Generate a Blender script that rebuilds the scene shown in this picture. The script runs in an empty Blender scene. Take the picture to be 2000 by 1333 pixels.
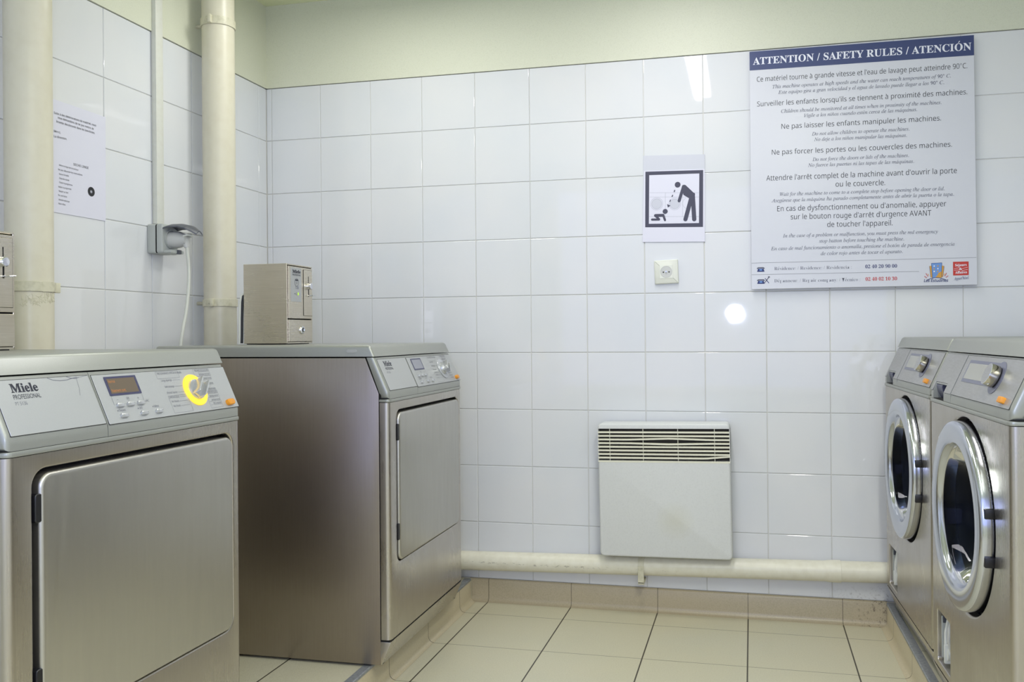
import bpy, bmesh, math, random
from mathutils import Vector, Matrix
PI = math.pi
random.seed(7)
SC = bpy.context.scene
COL = SC.collection

# ------------------------------------------------------------------ camera, world, lights, exposure
cam = bpy.data.objects.new('camera', bpy.data.cameras.new('camera'))
COL.objects.link(cam)
CY, CP, CR = -0.23038719, 0.00106194, -0.00823658        # yaw, pitch, roll
def cam_matrix():
    ca, sa, cb, sb, cc, sc = math.cos(CY), math.sin(CY), math.cos(CP), math.sin(CP), math.cos(CR), math.sin(CR)
    f = Vector((sa*cb, ca*cb, sb)); r = Vector((ca, -sa, 0)); u = r.cross(f)
    R = r*cc + u*sc; U = u*cc - r*sc
    m = Matrix.Identity(4)
    for i in range(3):
        m[i][0], m[i][1], m[i][2] = R[i], U[i], -f[i]
    m[0][3], m[1][3], m[2][3] = 0.962673, -3.015283, 0.951245
    return m
cam.matrix_world = cam_matrix()
cam.data.sensor_width = 36.0
cam.data.lens = 1716.848/2000*36
cam.data.shift_x = -65.966/2000
cam.data.shift_y = -15.269/2000
cam.data.clip_start = 0.02
SC.camera = cam

world = bpy.data.worlds.new('world'); SC.world = world; world.use_nodes = True
world.node_tree.nodes['Background'].inputs[0].default_value = (0.9, 0.95, 1.0, 1)
world.node_tree.nodes['Background'].inputs[1].default_value = 0.02

def area(name, loc, size, size_y, energy, col, rot=(0, 0, 0), spread=PI):
    l = bpy.data.lights.new(name, 'AREA'); l.shape = 'RECTANGLE'
    l.size, l.size_y, l.energy, l.color, l.spread = size, size_y, energy, col, spread
    o = bpy.data.objects.new(name, l); o.location = loc; o.rotation_euler = rot
    COL.objects.link(o); return o
YFW = -3.75
EA, EB, EC_, ED, EF = 11.0, 24, 4.2, 15, 20
CA, CB, CC, CD, CF = (.98, .96, 1), (1, 1, .90), (1, 1, .95), (.46, .54, 1), (.66, .73, 1)
# tube light on the ceiling near the back wall, a second one behind the camera, a lamp beside the camera
area('ceiling_area_light', (0.735, -1.0, 2.165), 0.10, 1.25, EA, CA)
area('ceiling_area_light', (1.25, -2.55, 2.165), 0.12, 1.2, EB, CB)
area('ceiling_area_light', (-0.20, -0.55, 2.165), 0.5, 0.12, EC_, CC)  # added fill near the ceiling to brighten the left wall and corner
area('added_blue_fill', (0.70, YFW+.012, 1.30), 2.4, 1.5, ED, CD, (PI/2, 0, 0))  # added blue fill at the front wall, for the bluish reflections
pl = bpy.data.lights.new('bluish_lamp', 'POINT'); pl.energy = EF; pl.color = CF; pl.shadow_soft_size = 0.055
po = bpy.data.objects.new('bluish_lamp', pl); po.location = (0.853, -3.0, 1.077); COL.objects.link(po)

SC.view_settings.view_transform = 'Standard'
SC.view_settings.look = 'None'
SC.view_settings.exposure = -0.03
SC.view_settings.gamma = 1.0
SC.view_settings.use_curve_mapping = False

# ------------------------------------------------------------------ materials
def lin(c):
    return tuple(((x/255)/12.92 if x/255 <= .04045 else ((x/255+.055)/1.055)**2.4) for x in c) + (1,)
MATS = {}
def mat(name, rgb, rough=.5, metal=0., **kw):
    m = bpy.data.materials.new(name); m.use_nodes = True
    b = m.node_tree.nodes['Principled BSDF']
    b.inputs['Base Color'].default_value = lin(rgb)
    b.inputs['Roughness'].default_value = rough
    b.inputs['Metallic'].default_value = metal
    for k, v in kw.items():
        b.inputs[k.replace('_', ' ')].default_value = v
    MATS[name] = m
    return m
def N(m, typ, **inp):
    n = m.node_tree.nodes.new(typ)
    for k, v in inp.items():
        if k in ('operation', 'data_type', 'blend_type', 'noise_dimensions', 'feature'):
            setattr(n, k, v)
    return n
def L(m, a, b):
    m.node_tree.links.new(a, b)
def math_(m, op, a, b=None, c=None):
    n = m.node_tree.nodes.new('ShaderNodeMath'); n.operation = op
    for i, v in enumerate((a, b, c)):
        if v is None: continue
        if isinstance(v, (int, float)): n.inputs[i].default_value = v
        else: L(m, v, n.inputs[i])
    return n.outputs[0]
def mixc(m, fac, a, b):
    n = m.node_tree.nodes.new('ShaderNodeMix'); n.data_type = 'RGBA'
    if isinstance(fac, (int, float)): n.inputs[0].default_value = fac
    else: L(m, fac, n.inputs[0])
    for i, v in ((6, a), (7, b)):
        if isinstance(v, tuple): n.inputs[i].default_value = v
        else: L(m, v, n.inputs[i])
    return n.outputs[2]
def coords(m, kind='Object'):
    return m.node_tree.nodes.new('ShaderNodeTexCoord').outputs[kind]
def noise(m, vec, scale, detail=3, rough=.55, stretch=None):
    if stretch:
        mp = m.node_tree.nodes.new('ShaderNodeMapping'); mp.inputs['Scale'].default_value = stretch
        L(m, vec, mp.inputs['Vector']); vec = mp.outputs[0]
    n = m.node_tree.nodes.new('ShaderNodeTexNoise')
    n.inputs['Scale'].default_value = scale; n.inputs['Detail'].default_value = detail; n.inputs['Roughness'].default_value = rough
    L(m, vec, n.inputs['Vector']); return n.outputs['Fac']
def ramp(m, v, lo, hi, a=0., b=1.):
    n = m.node_tree.nodes.new('ShaderNodeMapRange')
    n.inputs[1].default_value, n.inputs[2].default_value, n.inputs[3].default_value, n.inputs[4].default_value = lo, hi, a, b
    L(m, v, n.inputs[0]); return n.outputs[0]
def bsdf(m): return m.node_tree.nodes['Principled BSDF']
def bump(m, h, strength=.1, dist=.001):
    n = m.node_tree.nodes.new('ShaderNodeBump'); n.inputs['Strength'].default_value = strength; n.inputs['Distance'].default_value = dist
    L(m, h, n.inputs['Height']); L(m, n.outputs[0], bsdf(m).inputs['Normal'])
def speckle(name, rgb, rgb2, rough, scale=900, metal=0, lo=.45, hi=.7, bstr=0, **kw):
    m = mat(name, rgb, rough, metal, **kw); v = coords(m)
    c = mixc(m, ramp(m, noise(m, v, scale, 2), lo, hi), lin(rgb), lin(rgb2)); L(m, c, bsdf(m).inputs['Base Color'])
    if bstr: bump(m, noise(m, v, scale*.5, 4), bstr, .0006)
    return m
def brushed(name, rgb, rough, stretch, metal=1.0, var=.1, sd=14, sm_=.35):
    """brushed steel: fine streaks along one axis and broad smudges in the gloss"""
    m = mat(name, rgb, rough, metal); v = coords(m)
    st = noise(m, v, 1, 3, .7, stretch); sm = noise(m, v, 5, 4, .6)
    c = mixc(m, ramp(m, st, .3, .7), lin(rgb), lin(tuple(max(0, x-sd) for x in rgb)))
    c = mixc(m, ramp(m, sm, .35, .75, 0, sm_), c, lin((rgb[0]-22, rgb[1]-26, rgb[2]-34)))
    L(m, c, bsdf(m).inputs['Base Color'])
    r = math_(m, 'ADD', ramp(m, sm, .3, .7, rough-var/2, rough+var/2), ramp(m, st, .3, .7, -.03, .03))
    L(m, r, bsdf(m).inputs['Roughness'])
    bump(m, st, .05, .0003)
    return m

# white glazed wall tiles, slightly different tile by tile
m = mat('glazed_tile', (226, 228, 232), .035)
v = coords(m)
L(m, mixc(m, ramp(m, noise(m, v, 3.1, 2), .35, .65), lin((224, 227, 231)), lin((229, 230, 232))), bsdf(m).inputs['Base Color'])
bump(m, noise(m, v, 14, 2), .035, .002)
mat('tile_grout', (226, 225, 217), .8)
speckle('cream_paint', (221, 223, 203), (209, 211, 190), .55, 420, lo=.5, hi=.8, bstr=.25)
speckle('ceiling_paint', (236, 241, 202), (230, 235, 195), .6, 300, bstr=.1)
def grid_tile(name, rgb, rgb2, xl, yl, x0=.041, y0=-.1515, p=.3005, wx=.0042, wy=.002):
    m = mat(name, rgb, .32); v = coords(m)
    s = m.node_tree.nodes.new('ShaderNodeSeparateXYZ'); L(m, v, s.inputs[0])
    c = mixc(m, ramp(m, noise(m, v, 260, 3, .7), .42, .68), lin(rgb), lin(rgb2))
    c = mixc(m, ramp(m, noise(m, v, 2.2, 3), .35, .7, 0, .45), c, lin((rgb[0]+6, rgb[1], rgb[2]-8)))
    for on, ax, o, w in ((xl, 0, x0, wx), (yl, 1, y0, wy)):
        if not on: continue
        a = math_(m, 'SUBTRACT', s.outputs[ax], o)
        a = math_(m, 'ADD', math_(m, 'DIVIDE', a, p), 100.5)
        a = math_(m, 'ABSOLUTE', math_(m, 'SUBTRACT', math_(m, 'FRACT', a), .5))
        k = ramp(m, a, w*.35/p, w*.62/p, 1, 0)
        c = mixc(m, k, c, lin((62, 56, 44)))
    L(m, c, bsdf(m).inputs['Base Color'])
    return m
grid_tile('floor_tile', (204, 201, 178), (192, 188, 164), True, True)
grid_tile('skirting_tile', (186, 175, 150), (172, 161, 136), True, False, wx=.0016)
grid_tile('kerb_tile', (198, 188, 160), (184, 174, 146), False, True, wy=.0026)
# dirt on the skirting in the corner by the washing machines
m = MATS['skirting_tile']; b = bsdf(m); src = b.inputs['Base Color'].links[0].from_socket; v = coords(m)
s = m.node_tree.nodes.new('ShaderNodeSeparateXYZ'); L(m, v, s.inputs[0])
k = math_(m, 'MULTIPLY', ramp(m, s.outputs[0], 1.24, 1.38), ramp(m, noise(m, v, 75, 6, .8), .54, .64))
L(m, mixc(m, k, src, lin((58, 44, 30))), b.inputs['Base Color'])
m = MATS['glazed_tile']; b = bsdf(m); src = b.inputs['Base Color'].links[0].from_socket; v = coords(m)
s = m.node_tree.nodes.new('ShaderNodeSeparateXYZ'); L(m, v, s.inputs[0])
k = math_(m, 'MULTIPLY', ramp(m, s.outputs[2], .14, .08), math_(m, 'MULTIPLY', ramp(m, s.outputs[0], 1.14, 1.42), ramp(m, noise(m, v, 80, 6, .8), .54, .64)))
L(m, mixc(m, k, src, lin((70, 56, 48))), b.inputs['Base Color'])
speckle('grey_metal_strip', (150, 154, 158), (128, 132, 138), .4, 120, .3)
speckle('cream_pipe', (222, 217, 196), (218, 212, 190), .34, 30, lo=.4, hi=.75, bstr=.05)
# the low pipe has scuffs where the paint has come off
m = speckle('scuffed_pipe', (234, 231, 213), (226, 222, 202), .34, 40, lo=.4, hi=.75)
b = bsdf(m); src = b.inputs['Base Color'].links[0].from_socket; v = coords(m)
s = m.node_tree.nodes.new('ShaderNodeSeparateXYZ'); L(m, v, s.inputs[0])
band = math_(m, 'MULTIPLY', ramp(m, s.outputs[1], -.03, -.034), ramp(m, math_(m, 'ABSOLUTE', math_(m, 'ADD', s.outputs[2], .008)), .006, .002))
k = math_(m, 'MULTIPLY', band, ramp(m, noise(m, v, 55, 5, .8, (1, 1, 3)), .56, .62))
L(m, mixc(m, k, src, lin((70, 62, 48))), b.inputs['Base Color'])
speckle('pipe_clamp_paint', (216, 212, 188), (200, 196, 170), .4, 60)
speckle('trunking_plastic', (224, 225, 216), (221, 221, 211), .4, 60)
brushed('brushed_steel', (200, 195, 188), .30, (420, 420, 9), var=.12, sd=10)
brushed('dryer_door_steel', (196, 194, 188), .37, (60, 60, 6), var=.02, sd=3, sm_=.12)
brushed('side_steel', (164, 155, 147), .37, (300, 300, 7), var=.05, sd=5, sm_=.25)
brushed('coin_box_steel', (222, 215, 200), .30, (9, 9, 300), var=.16, sd=14, sm_=.7)
speckle('silver_paint', (164, 166, 160), (156, 158, 152), .36, 1500, .45)
brushed('washer_panel', (176, 176, 176), .36, (40, 40, 300), metal=.55, var=.06, sd=8, sm_=.3)
mat('grip_dark', (74, 76, 100), .35)
speckle('silver_panel', (182, 184, 184), (176, 178, 178), .34, 1500, .25)
mat('chrome', (225, 226, 232), .06, 1.)
mat('satin_chrome', (200, 204, 214), .14, 1.)
brushed('knob_steel', (196, 192, 180), .2, (60, 60, 60), var=.04)
mat('black_plastic', (22, 22, 26), .4)
mat('dark_gap', (10, 10, 11), .8)
mat('rubber', (40, 42, 46), .55)
mat('drum_steel', (120, 122, 128), .25, 1.)
mat('grey_plastic', (190, 194, 190), .4)
mat('pale_grey_plastic', (206, 207, 204), .35)
mat('lid_grey', (84, 87, 96), .4)
mat('white_cord', (220, 222, 212), .45)
mat('ivory_plastic', (232, 234, 224), .3)
mat('socket_shadow_hole', (40, 42, 40), .6)
speckle('heater_paint', (222, 224, 222), (218, 220, 218), .35, 200)
m = MATS['heater_paint']; b = bsdf(m); src = b.inputs['Base Color'].links[0].from_socket; v = coords(m)
vm = m.node_tree.nodes.new('ShaderNodeVectorMath'); vm.operation = 'DISTANCE'; L(m, v, vm.inputs[0]); vm.inputs[1].default_value = (.035, -.1, -.10)
L(m, mixc(m, ramp(m, vm.outputs['Value'], .07, .0, 0, .30), src, lin((204, 200, 158))), b.inputs['Base Color'])
mat('grille_paint', (232, 230, 210), .4)
mat('heater_inside', (70, 66, 58), .7)
mat('paper', (226, 226, 240), .5)
mat('plastic_sleeve', (214, 216, 226), .15)
mat('sign_white', (214, 216, 224), .3)
mat('sign_navy', (58, 70, 116), .35)
mat('ink_black', (34, 34, 40), .5)
mat('ink_grey', (92, 94, 112), .5)
mat('ink_white', (236, 238, 248), .4)
mat('ink_blue', (32, 46, 110), .5)
mat('ink_sky', (110, 152, 214), .5)
mat('ink_gold', (214, 160, 66), .5)
mat('ink_red', (196, 52, 44), .5)
mat('pictogram_grey', (68, 68, 88), .5)
mat('pictogram_faint', (188, 190, 204), .5)
mat('pictogram_pale', (206, 208, 220), .5)
mat('line_grey', (150, 152, 160), .5)
mat('logo_ink', (28, 30, 48), .4)
mat('button_silver', (196, 198, 200), .25, .6)
mat('orange_plastic', (226, 150, 40), .35)
mat('display_frame', (66, 66, 96), .25)
mat('display_blank', (146, 148, 160), .2)
mat('washer_display', (166, 166, 160), .25)
mat('washer_bezel', (112, 114, 134), .3)
mat('dial_clear', (190, 192, 196), .15, .2)
mat('panel_ink', (112, 114, 124), .5)
mat('white_plastic', (226, 228, 222), .4)
def emit(name, rgb, e, base=(20, 20, 20)):
    m = mat(name, base, .3); b = bsdf(m)
    b.inputs['Emission Color'].default_value = lin(rgb); b.inputs['Emission Strength'].default_value = e
    return m
emit('display_lit', (122, 110, 86), .55, (60, 50, 44))
emit('display_orange', (240, 156, 84), .75)
emit('dial_yellow', (255, 205, 40), 1.25, (230, 190, 60))
emit('led_green', (190, 240, 60), 1.2)
# thin door glass: clear at right angles, mirror at a slant
m = bpy.data.materials.new('door_glass'); m.use_nodes = True; nt = m.node_tree; MATS['door_glass'] = m
nt.nodes.remove(nt.nodes['Principled BSDF'])
tr = nt.nodes.new('ShaderNodeBsdfTransparent'); tr.inputs[0].default_value = (.36, .42, .58, 1)
gl = nt.nodes.new('ShaderNodeBsdfGlossy'); gl.inputs['Roughness'].default_value = .02
fr = nt.nodes.new('ShaderNodeFresnel'); fr.inputs[0].default_value = 1.22
mx = nt.nodes.new('ShaderNodeMixShader')
L(m, fr.outputs[0], mx.inputs[0]); L(m, tr.outputs[0], mx.inputs[1]); L(m, gl.outputs[0], mx.inputs[2])
L(m, mx.outputs[0], nt.nodes['Material Output'].inputs[0])

# ------------------------------------------------------------------ mesh helpers
class B:
    """collects shapes into ONE mesh object"""
    def __init__(s): s.v, s.f, s.mi, s.mats = [], [], [], []
    def midx(s, m):
        if m not in s.mats: s.mats.append(m)
        return s.mats.index(m)
    def add(s, verts, faces, m, M=None):
        o = len(s.v); k = s.midx(m)
        s.v += [tuple(M @ Vector(p)) if M is not None else tuple(p) for p in verts]
        s.f += [tuple(o+i for i in f) for f in faces]; s.mi += [k]*len(faces)
        return s
    def bm(s, bm, m, M=None):
        bm.verts.ensure_lookup_table(); bm.verts.index_update()
        s.add([v.co[:] for v in bm.verts], [[v.index for v in f.verts] for f in bm.faces], m, M); bm.free(); return s
    def box(s, a, b, m, bev=0., seg=2, M=None):
        bm = bmesh.new(); bmesh.ops.create_cube(bm, size=1)
        for v in bm.verts:
            v.co = Vector([(a[i]+b[i])/2 + v.co[i]*(b[i]-a[i]) for i in range(3)])
        if bev: bmesh.ops.bevel(bm, geom=bm.edges[:], offset=bev, segments=seg, profile=.5, affect='EDGES')
        return s.bm(bm, m, M)
    def prism(s, poly, lo, hi, m, axis=1, bev=0., seg=2, sel=None, M=None):
        """polygon extruded along an axis; axis 1: poly is (x,z); axis 2: (x,y); axis 0: (y,z)"""
        def P(p, h): return {1: (p[0], h, p[1]), 2: (p[0], p[1], h), 0: (h, p[0], p[1])}[axis]
        bm = bmesh.new(); n = len(poly)
        a = [bm.verts.new(P(p, lo)) for p in poly]; b = [bm.verts.new(P(p, hi)) for p in poly]
        bm.faces.new(a); bm.faces.new(b[::-1])
        for i in range(n): bm.faces.new((a[i], b[i], b[(i+1) % n], a[(i+1) % n]))
        bmesh.ops.recalc_face_normals(bm, faces=bm.faces[:])
        if bev:
            es = [e for e in bm.edges if sel is None or sel(e.verts[0].co, e.verts[1].co)]
            bmesh.ops.bevel(bm, geom=es, offset=bev, segments=seg, profile=.5, affect='EDGES')
        return s.bm(bm, m, M)
    def tube(s, pts, r, m, n=16, cap=True, M=None):
        pts = [Vector(p) for p in pts]; rs = r if isinstance(r, (list, tuple)) else [r]*len(pts)
        V, F = [], []; up = None
        for i, p in enumerate(pts):
            d = (pts[min(i+1, len(pts)-1)] - pts[max(i-1, 0)]).normalized()
            if up is None:
                up = Vector((0, 0, 1)) if abs(d.z) < .9 else Vector((1, 0, 0))
            x = d.cross(up).normalized(); y = x.cross(d).normalized(); up = y
            for k in range(n):
                a = 2*PI*k/n; V.append(p + (x*math.cos(a) + y*math.sin(a))*rs[i])
        for i in range(len(pts)-1):
            for k in range(n):
                F.append((i*n+k, i*n+(k+1) % n, (i+1)*n+(k+1) % n, (i+1)*n+k))
        if cap: F += [tuple(range(n-1, -1, -1)), tuple((len(pts)-1)*n+k for k in range(n))]
        return s.add(V, F, m, M)
    def lathe(s, prof, m, n=48, M=None, close=False):
        """profile of (radius, height) about local z"""
        V, F = [], []
        for r, h in prof:
            for k in range(n):
                a = 2*PI*k/n; V.append((max(r, 1e-5)*math.cos(a), max(r, 1e-5)*math.sin(a), h))
        q = len(prof)
        for i in range(q-1 if not close else q):
            j = (i+1) % q
            for k in range(n):
                F.append((i*n+k, i*n+(k+1) % n, j*n+(k+1) % n, j*n+k))
        bm = bmesh.new(); vs = [bm.verts.new(p) for p in V]
        for f in F: bm.faces.new([vs[i] for i in f])
        bmesh.ops.remove_doubles(bm, verts=bm.verts[:], dist=1e-5)
        bmesh.ops.recalc_face_normals(bm, faces=bm.faces[:])
        return s.bm(bm, m, M)
    def flat(s, poly, m, M, h=0.):
        """flat polygon (x,y) in the plane of frame M"""
        return s.add([(p[0], p[1], h) for p in poly], [tuple(range(len(poly)))], m, M)
    def build(s, name, parent=None, loc=(0, 0, 0), rotz=0., smooth=32, **props):
        me = bpy.data.meshes.new(name); me.from_pydata(s.v, [], s.f); me.update()
        for k in s.mats: me.materials.append(MATS[k])
        me.polygons.foreach_set('material_index', s.mi)
        me.shade_smooth(); me.set_sharp_from_angle(angle=math.radians(smooth))
        o = bpy.data.objects.new(name, me); COL.objects.link(o)
        o.location = loc; o.rotation_euler = (0, 0, rotz)
        if parent is not None: o.parent = parent
        for k, val in props.items(): o[k] = val
        return o
def thing(name, label, cat, loc=(0, 0, 0), rotz=0., group=None):
    o = bpy.data.objects.new(name, None); COL.objects.link(o); o.empty_display_size = .1
    o.location = loc; o.rotation_euler = (0, 0, rotz); o['label'] = label; o['category'] = cat
    if group: o['group'] = group
    return o
def tag(o, label, cat, group=None):
    o['label'] = label; o['category'] = cat
    if group: o['group'] = group
    return o
def frame(o, x, y, z):
    m = Matrix.Identity(4)
    for i in range(3): m[i][0], m[i][1], m[i][2], m[i][3] = x[i], y[i], z[i], o[i]
    return m
def rrect(x0, y0, x1, y1, r, n=6, corners=(1, 1, 1, 1)):
    """rounded rectangle, counter-clockwise from bottom left; corners: BL, BR, TR, TL"""
    P = []
    for k, (cx, cy, a0) in enumerate(((x0+r, y0+r, PI), (x1-r, y0+r, 1.5*PI), (x1-r, y1-r, 0), (x0+r, y1-r, .5*PI))):
        if corners[k]:
            for i in range(n+1):
                a = a0 + i*PI/2/n; P.append((cx+r*math.cos(a), cy+r*math.sin(a)))
        else: P.append(((x0, y0), (x1, y0), (x1, y1), (x0, y1))[k])
    return P
def disc(cx, cy, r, n=28, ry=None): return [(cx+r*math.cos(2*PI*i/n), cy+(ry or r)*math.sin(2*PI*i/n)) for i in range(n)]
def stroke(a, b, w, n=8):
    """capsule outline from a to b"""
    d = Vector((b[0]-a[0], b[1]-a[1])); t = math.atan2(d.y, d.x); P = []
    for c, s0 in ((b, t-PI/2), (a, t+PI/2)):
        for i in range(n+1):
            q = s0 + PI*i/n; P.append((c[0]+w/2*math.cos(q), c[1]+w/2*math.sin(q)))
    return P
def bar(a, b, w):
    d = Vector((b[0]-a[0], b[1]-a[1])).normalized(); x, y = -d.y*w/2, d.x*w/2
    return [(a[0]+x, a[1]+y), (a[0]-x, a[1]-y), (b[0]-x, b[1]-y), (b[0]+x, b[1]+y)]
def ring(b, cx, cy, r0, r1, m, M, h=0., a0=0., a1=2*PI, n=40):
    V, F = [], []
    for i in range(n+1):
        a = a0+(a1-a0)*i/n
        V += [(cx+r0*math.cos(a), cy+r0*math.sin(a), h), (cx+r1*math.cos(a), cy+r1*math.sin(a), h)]
    for i in range(n): F.append((2*i, 2*i+1, 2*i+3, 2*i+2))
    b.add(V, F, m, M)
def plate_hole(b, rect, hole, c, x0, x1, m, lip=0.):
    """plate in the y-z plane, front at x1, back at x0, with a hole (counter-clockwise outline round centre c); the hole edge is rounded by lip"""
    y0, z0, y1, z1 = rect
    ang = lambda p: math.atan2(p[1]-c[1], p[0]-c[0]) % (2*PI)
    H = sorted(hole, key=ang)
    cs = [(y0, z0), (y1, z0), (y1, z1), (y0, z1)]
    def cast(poly, a):
        d = (math.cos(a), math.sin(a)); best = None
        for i in range(len(poly)):
            p, q = poly[i], poly[(i+1) % len(poly)]
            ex, ey = q[0]-p[0], q[1]-p[1]; den = d[0]*ey-d[1]*ex
            if abs(den) < 1e-12: continue
            t = ((p[0]-c[0])*ey-(p[1]-c[1])*ex)/den; s_ = ((p[0]-c[0])*d[1]-(p[1]-c[1])*d[0])/den
            if t > 0 and -1e-6 <= s_ <= 1+1e-6 and (best is None or t < best): best = t
        return (c[0]+d[0]*best, c[1]+d[1]*best)
    A = sorted(set([round(ang(p), 7) for p in H] + [round(ang(p), 7) for p in cs]))
    n = len(A); V, F = [], []
    st = [(0, 0)] if not lip else [(lip*(1-math.sin(q*PI/8)), lip*(1-math.cos(q*PI/8))) for q in range(5)]
    hp = [cast(H, a) for a in A]; op = [cast(cs, a) for a in A]
    rows = [[(x1, p[0], p[1]) for p in op]]
    for (g, dx) in st:
        rows.append([(x1-dx, p[0]+(p[0]-c[0])/math.hypot(p[0]-c[0], p[1]-c[1])*g, p[1]+(p[1]-c[1])/math.hypot(p[0]-c[0], p[1]-c[1])*g) for p in hp])
    rows.append([(x0, p[0], p[1]) for p in hp])
    rows.append([(x0, p[0], p[1]) for p in op])
    for r in rows: V += r
    k = len(rows)
    for i in range(k):
        for j in range(n):
            F.append((i*n+j, ((i+1) % k)*n+j, ((i+1) % k)*n+(j+1) % n, i*n+(j+1) % n))
    bm = bmesh.new(); vs = [bm.verts.new(p) for p in V]
    for f in F: bm.faces.new([vs[q] for q in f])
    bmesh.ops.recalc_face_normals(bm, faces=bm.faces[:])
    b.bm(bm, m)

# ------------------------------------------------------------------ lettering
_cu = bpy.data.curves.new('lettering', 'FONT'); _cu.resolution_u = 3
_to = bpy.data.objects.new('lettering', _cu); _ts = bpy.data.scenes.new('lettering'); _ts.collection.objects.link(_to); _vl = _ts.view_layers[0]
_ACC = {'é': ('e', 'a'), 'è': ('e', 'g'), 'ê': ('e', 'c'), 'à': ('a', 'g'), 'á': ('a', 'a'), 'í': ('i', 'a'), 'ó': ('o', 'a'), 'ú': ('u', 'a'), 'ñ': ('n', 't'), 'Ó': ('O', 'A'), 'ô': ('o', 'c')}
def _serif(ch, kind):
    if kind == 'bold':
        if 'A' <= ch <= 'Z': return chr(0x1D400+ord(ch)-65)
        if 'a' <= ch <= 'z': return chr(0x1D41A+ord(ch)-97)
        if '0' <= ch <= '9': return chr(0x1D7CE+ord(ch)-48)
    if kind == 'sans':
        if 'A' <= ch <= 'Z': return chr(0x1D5A0+ord(ch)-65)
        if 'a' <= ch <= 'z': return chr(0x1D5BA+ord(ch)-97)
        if '0' <= ch <= '9': return chr(0x1D7E2+ord(ch)-48)
    if kind == 'italic':
        if ch == 'h': return '\u210E'
        if 'A' <= ch <= 'Z': return chr(0x1D434+ord(ch)-65)
        if 'a' <= ch <= 'z': return chr(0x1D44E+ord(ch)-97)
    return ch
_cache = {}
def _mesh(body, off=0., shear=0.):
    if (body, off, shear) in _cache: return _cache[(body, off, shear)]
    _cu.body = body; _cu.offset = off; _cu.shear = shear
    _to.update_tag(); _vl.update()
    ev = _to.evaluated_get(_vl.depsgraph); me = ev.to_mesh()
    V = [v.co[:2] for v in me.vertices]; F = [tuple(p.vertices) for p in me.polygons]
    ev.to_mesh_clear(); _cache[(body, off, shear)] = (V, F); return V, F
def text(b, s, m, M, p0, p1=None, cap=None, kind='sans', off=0., shear=0., h=0.0006, width=None):
    """letters from baseline point p0 to p1 in the plane of M; cap = height of the capitals"""
    body = ''; acc = []
    for ch in s:
        if kind != 'plain' and ch in _ACC:
            acc.append((len(body), _ACC[ch][1])); ch = _ACC[ch][0]
        body += _serif(ch, kind)
    V, F = _mesh(body, off, shear)
    V = list(V); F = list(F)
    for i, t in acc:
        q = max(p[0] for p in _mesh(body[:i+1], off, shear)[0]); g = [p[0] for p in _mesh(body[i], off, shear)[0]]
        cx = q-(max(g)-min(g))/2; z = .74 if t == 'A' else .54
        o = len(V); w = .05
        if kind == 'italic': cx += .06
        if t in 'aA': V += [(cx-.05, z), (cx+.0, z), (cx+.14, z+.17), (cx+.04, z+.17)]
        elif t == 'g': V += [(cx+.0, z), (cx+.05, z), (cx-.04, z+.17), (cx-.14, z+.17)]
        elif t == 'c':
            V += [(cx-.14, z+.02), (cx-.07, z+.02), (cx+.03, z+.16), (cx-.03, z+.16), (cx+.14, z+.02), (cx+.07, z+.02)]
            F.append((o+5, o+4, o+2, o+3))
        else: V += [(cx-.13, z+.03), (cx+.13, z+.03), (cx+.13, z+.10), (cx-.13, z+.10)]
        F.append((o, o+1, o+2, o+3))
    x0 = min(p[0] for p in V); x1 = max(p[0] for p in V)
    if p1 is not None: dx, dy = p1[0]-p0[0], p1[1]-p0[1]
    else: dx, dy = (width or (x1-x0)*cap/.69), 0.
    W = math.hypot(dx, dy); sx = W/(x1-x0); sy = cap/.69 if cap else sx
    c, sn = dx/W, dy/W
    b.add([(p0[0]+(x-x0)*sx*c-y*sy*sn, p0[1]+(x-x0)*sx*sn+y*sy*c, h) for x, y in V], F, m, M)

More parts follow.
